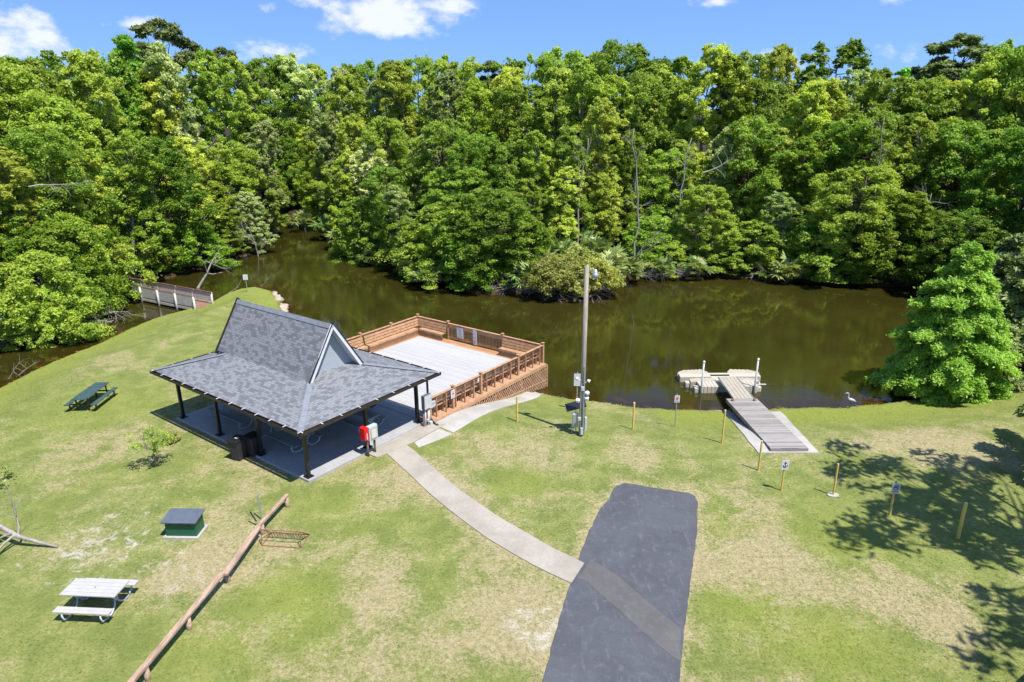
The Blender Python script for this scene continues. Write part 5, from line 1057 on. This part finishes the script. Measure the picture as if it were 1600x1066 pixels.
# ------------------------------------------------------------------ footbridge
bd = unit(np.array([-.87, .49, 0])); bn = np.array([.49, .87, 0]); b0 = np.array([-26.95, 56.15, 0]); BW = 1.62
rzb = math.atan2(bd[1], bd[0]); br = tag(empty('footbridge', b0, rzb), 'weathered pale wooden footbridge with brown rail caps over the creek', 'footbridge')
sgn = -1   # far rail lies at local y = -BW (bn rotated)
BZ, BH, BL = -.98, 1.03, 12.5
mb = MB(); mb.box((BL / 2 - .3, -BW / 2, BZ - .03), (BL + .6, BW, .05)); mb.build('bridge_deck', M['bridge_deck'], br)
mb = MB()
for y in (0.03, -BW - .03): mb.box((BL / 2, y, BZ - .14), (BL, .05, .2))
mb.build('side_joist', M['old_white'], br)
for y, s_ in ((.0, 1), (-BW, -1)):
    for k in range(6):
        mb = MB(); mb.tube([(.05 + k * 2.45, y + s_ * .08, BZ - .9), (.05 + k * 2.45, y + s_ * .08, BZ + BH)], .085, 10); mb.build('bridge_post', M['old_white'], br, smooth=True)
    mb = MB(); mb.box((BL / 2, y, BZ + BH + .02), (BL + .2, .10, .035)); mb.build('rail_cap', M['bridge_brown'], br)
    mb = MB(); mb.box((BL / 2, y, BZ + .92), (BL, .04, .09)); mb.box((BL / 2, y, BZ + .12), (BL, .04, .09))
    for x in np.arange(.12, BL, .135): mb.box((x, y + s_ * .02, BZ + .5), (.115, .03, .84))
    mb.build('picket_panel', M['old_white'], br)

# ------------------------------------------------------------------ boat ramp, gangway, floating dock
strip('ramp_pad', [tuple(GT(*q)) for q in ((1185, 708.5), (1170, 691), (1156, 673), (1142, 656), (1131, 644), (1113, 642.5))], [tuple(GT(*q)) for q in ((1280, 708.5), (1268, 696), (1255, 682), (1240, 666), (1227, 650), (1219, 644))], M['walk2'], .04, world=True)
rp = tag(empty('timber_ramp', (12.68, 28, 0)), 'sloping ramp of weathered grey boards leading down to the floating dock', 'ramp')
mb = MB(); N0 = Vector((0, 0, .17)); N1 = Vector((.1, 7.0, -.42)); mb.bar(N0, N1, 1.72, .04); o = mb.build('ramp_boards', M['old_wood'], rp)
mb = MB(); mb.bar(N0 + Vector((-.83, 0, -.1)), N1 + Vector((-.83, 0, -.1)), .05, .17); mb.bar(N0 + Vector((.83, 0, -.1)), N1 + Vector((.83, 0, -.1)), .05, .17); mb.box((0, -.0, .05), (1.74, .05, .22)); mb.build('ramp_joist', M['old_wood'], rp)
mb = MB()
for k in range(5):
    for s_ in (-.6, .6): mb.box((s_ + .1 * k / 5, 1.2 + k * 1.35, -.75), (.12, .12, 1.0))
mb.build('ramp_pile', M['brownpost'], rp)
gw = tag(empty('gangway', (12.95, 34.9, -.55)), 'narrow tan plastic gangway between timber ramp and floating dock', 'gangway')
mb = MB(); A = Vector((.05, .05, .0)); B = Vector((.28, 4.1, -.18))
for k in range(5): x = -.44 + .22 * k; mb.bar(A + Vector((x, 0, 0)), B + Vector((x, 0, 0)), .205, .07)
mb.build('tread', M['float2'], gw, bevel=.006)
mb = MB(); mb.bar(A + Vector((.57, 0, .0)), B + Vector((.57, 0, .0)), .035, .13); mb.bar(A + Vector((-.57, 0, 0)), B + Vector((-.57, 0, 0)), .035, .13); mb.build('side_rail', M['galv'], gw)
fd = tag(empty('floating_dock', (13.1, 39.6, WATER_Z)), 'beige modular plastic floating dock with scalloped ends', 'floating dock')
ft = .42
def dock_mod(poly, name='float_module', z=ft): mb = MB(); mb.prism(poly, -.15, z); return mb.build(name, M['float2'], fd, bevel=.03)
def teeth(x0, x1, y0, y1, n, inset=.07):
    """edge from x0,y0 to x1,y1 notched like castellations"""
    o = []
    for k in range(n):
        a = k / n; b_ = (k + .62) / n; c = (k + 1) / n; P = lambda t, q: (x0 + (x1 - x0) * t, y0 + (y1 - y0) * t - q)
        o += [P(a, 0), P(b_, 0), P(b_, inset), P(c, inset)]
    return o
for s_ in (-1, 1):      # two launch cradles: scalloped arms fore and aft
    m_ = lambda L: ([(s_ * x, y) for x, y in L] if s_ < 0 else [(s_ * x, y) for x, y in L][::-1])
    dock_mod(m_([(.62, .78), (.62, 1.02), (.95, 1.5)] + teeth(.95, 2.2, 1.5, 1.38, 5) + [(2.2, 1.28), (2.45, 1.1), (2.62, .78)]), z=ft - .02)
    dock_mod(m_([(.45, -.28), (.62, .05)] + teeth(.62, 1.7, .05, .0, 4) + [(1.72, -.08), (2.1, -.16), (2.12, -.62), (1.2, -.62)]), z=ft + .0)
mb = MB(); mb.box((0, .62, .12), (5.1, .62, .52)); mb.build('float_beam', M['float'], fd, bevel=.05)
mb = MB(); mb.box((0, .2, .12), (1.3, .9, .52)); mb.build('float_beam', M['float'], fd, bevel=.05)
for (x0, x1) in ((-1.75, -.62), (.55, 1.75)):
    for k in range(5): w_ = (x1 - x0) / 5; mb = MB(); mb.box((x0 + w_ * (k + .5), -1.0, .14), (w_ - .012, .95, .58)); mb.build('float_module', M['float'], fd, bevel=.02)
mb = MB(); mb.box((0, -.9, .11), (1.15, .9, .5)); mb.build('float_beam', M['float'], fd, bevel=.03)
for c_, d_ in (((-1.9, -1.15, .1), (.32, .5, .4)), ((1.9, -1.05, .1), (.3, .5, .4)), ((2.05, -.35, .1), (.35, .5, .4)), ((-2.15, -.35, .1), (.5, .4, .42))): mb = MB(); mb.box(c_, d_); mb.build('float_corner', M['float'], fd, bevel=.06)
mb = MB(); mb.bar((1.9, -1.1, .4), (2.35, -1.12, .4), .1, .03); mb.build('cleat', M['cream'], fd)
for (px, py, pt_, lab) in [(1096.6, 606, 567, 'white pipe piling at the left front of the floating dock'), (1180, 606, 563, 'white pipe piling at the right front of the floating dock')]:
    g = G(px, py, -1.); zt = at_depth(px, pt_, g[1])[2]; root = tag(empty('mooring_pile', (g[0], g[1] + (.1 if px > 1150 else .1), -2.4)), lab, 'piling', 'mooring piles'); mb = MB(); mb.tube([(0, 0, 0), (.03, 0, zt + 2.4)], .055, 12); mb.build('pipe', M['grey_box'], root, smooth=True); mb = MB(); mb.tube([(.03, 0, zt + 2.38), (.03, 0, zt + 2.44), (.03, 0, zt + 2.5)], [.075, .075, .02], 12); mb.build('cap', M['white_trim'], root)
# heron
g = GT(1330, 641); hr = tag(empty('heron', (g[0], g[1] + .25, hz(g[0], g[1] + .25)), R(0)), 'grey heron standing at the waterline right of the dock', 'bird')
mb = MB()
mb.tube([(.34, 0, .42), (.2, 0, .5), (.02, 0, .56), (-.1, 0, .6), (-.16, 0, .72), (-.13, 0, .82), (-.17, 0, .92), (-.21, 0, .96), (-.26, 0, .955), (-.3, 0, .945), (-.42, 0, .92)], [.01, .06, .09, .06, .035, .028, .028, .035, .03, .012, .003], 10); mb.build('body', M['heron'], hr, smooth=True)
for y in (-.03, .03): mb = MB(); mb.tube([(.03, y, .5), (.06, y, .26), (.03, y, -.02)], [.018, .009, .008], 6); mb.tube([(.03, y, 0), (-.07, y, .0)], .007, 5); mb.build('leg', M['bark_dark'], hr)

# round disc added out of view at the lower right, to cast its shadow
root = tag(empty('shadow_disc', (16.15, 11.9, 0)), 'round dark disc added beyond the lower right corner, only to cast its shadow', 'shadow caster')
mb = MB(); n = 28; ring = [(2.5 * math.cos(6.2832 * k / n), 2.5 * math.sin(6.2832 * k / n), 2.3) for k in range(n)]; mb.add(ring + [(0, 0, 2.75)], [(k, (k + 1) % n, n) for k in range(n)]); mb.build('shadow_disc_top', M['lid_grey'], root)
mb = MB(); mb.tube([(0, 0, 0), (0, 0, 2.72)], .05, 10); mb.build('pole', M['galv'], root)
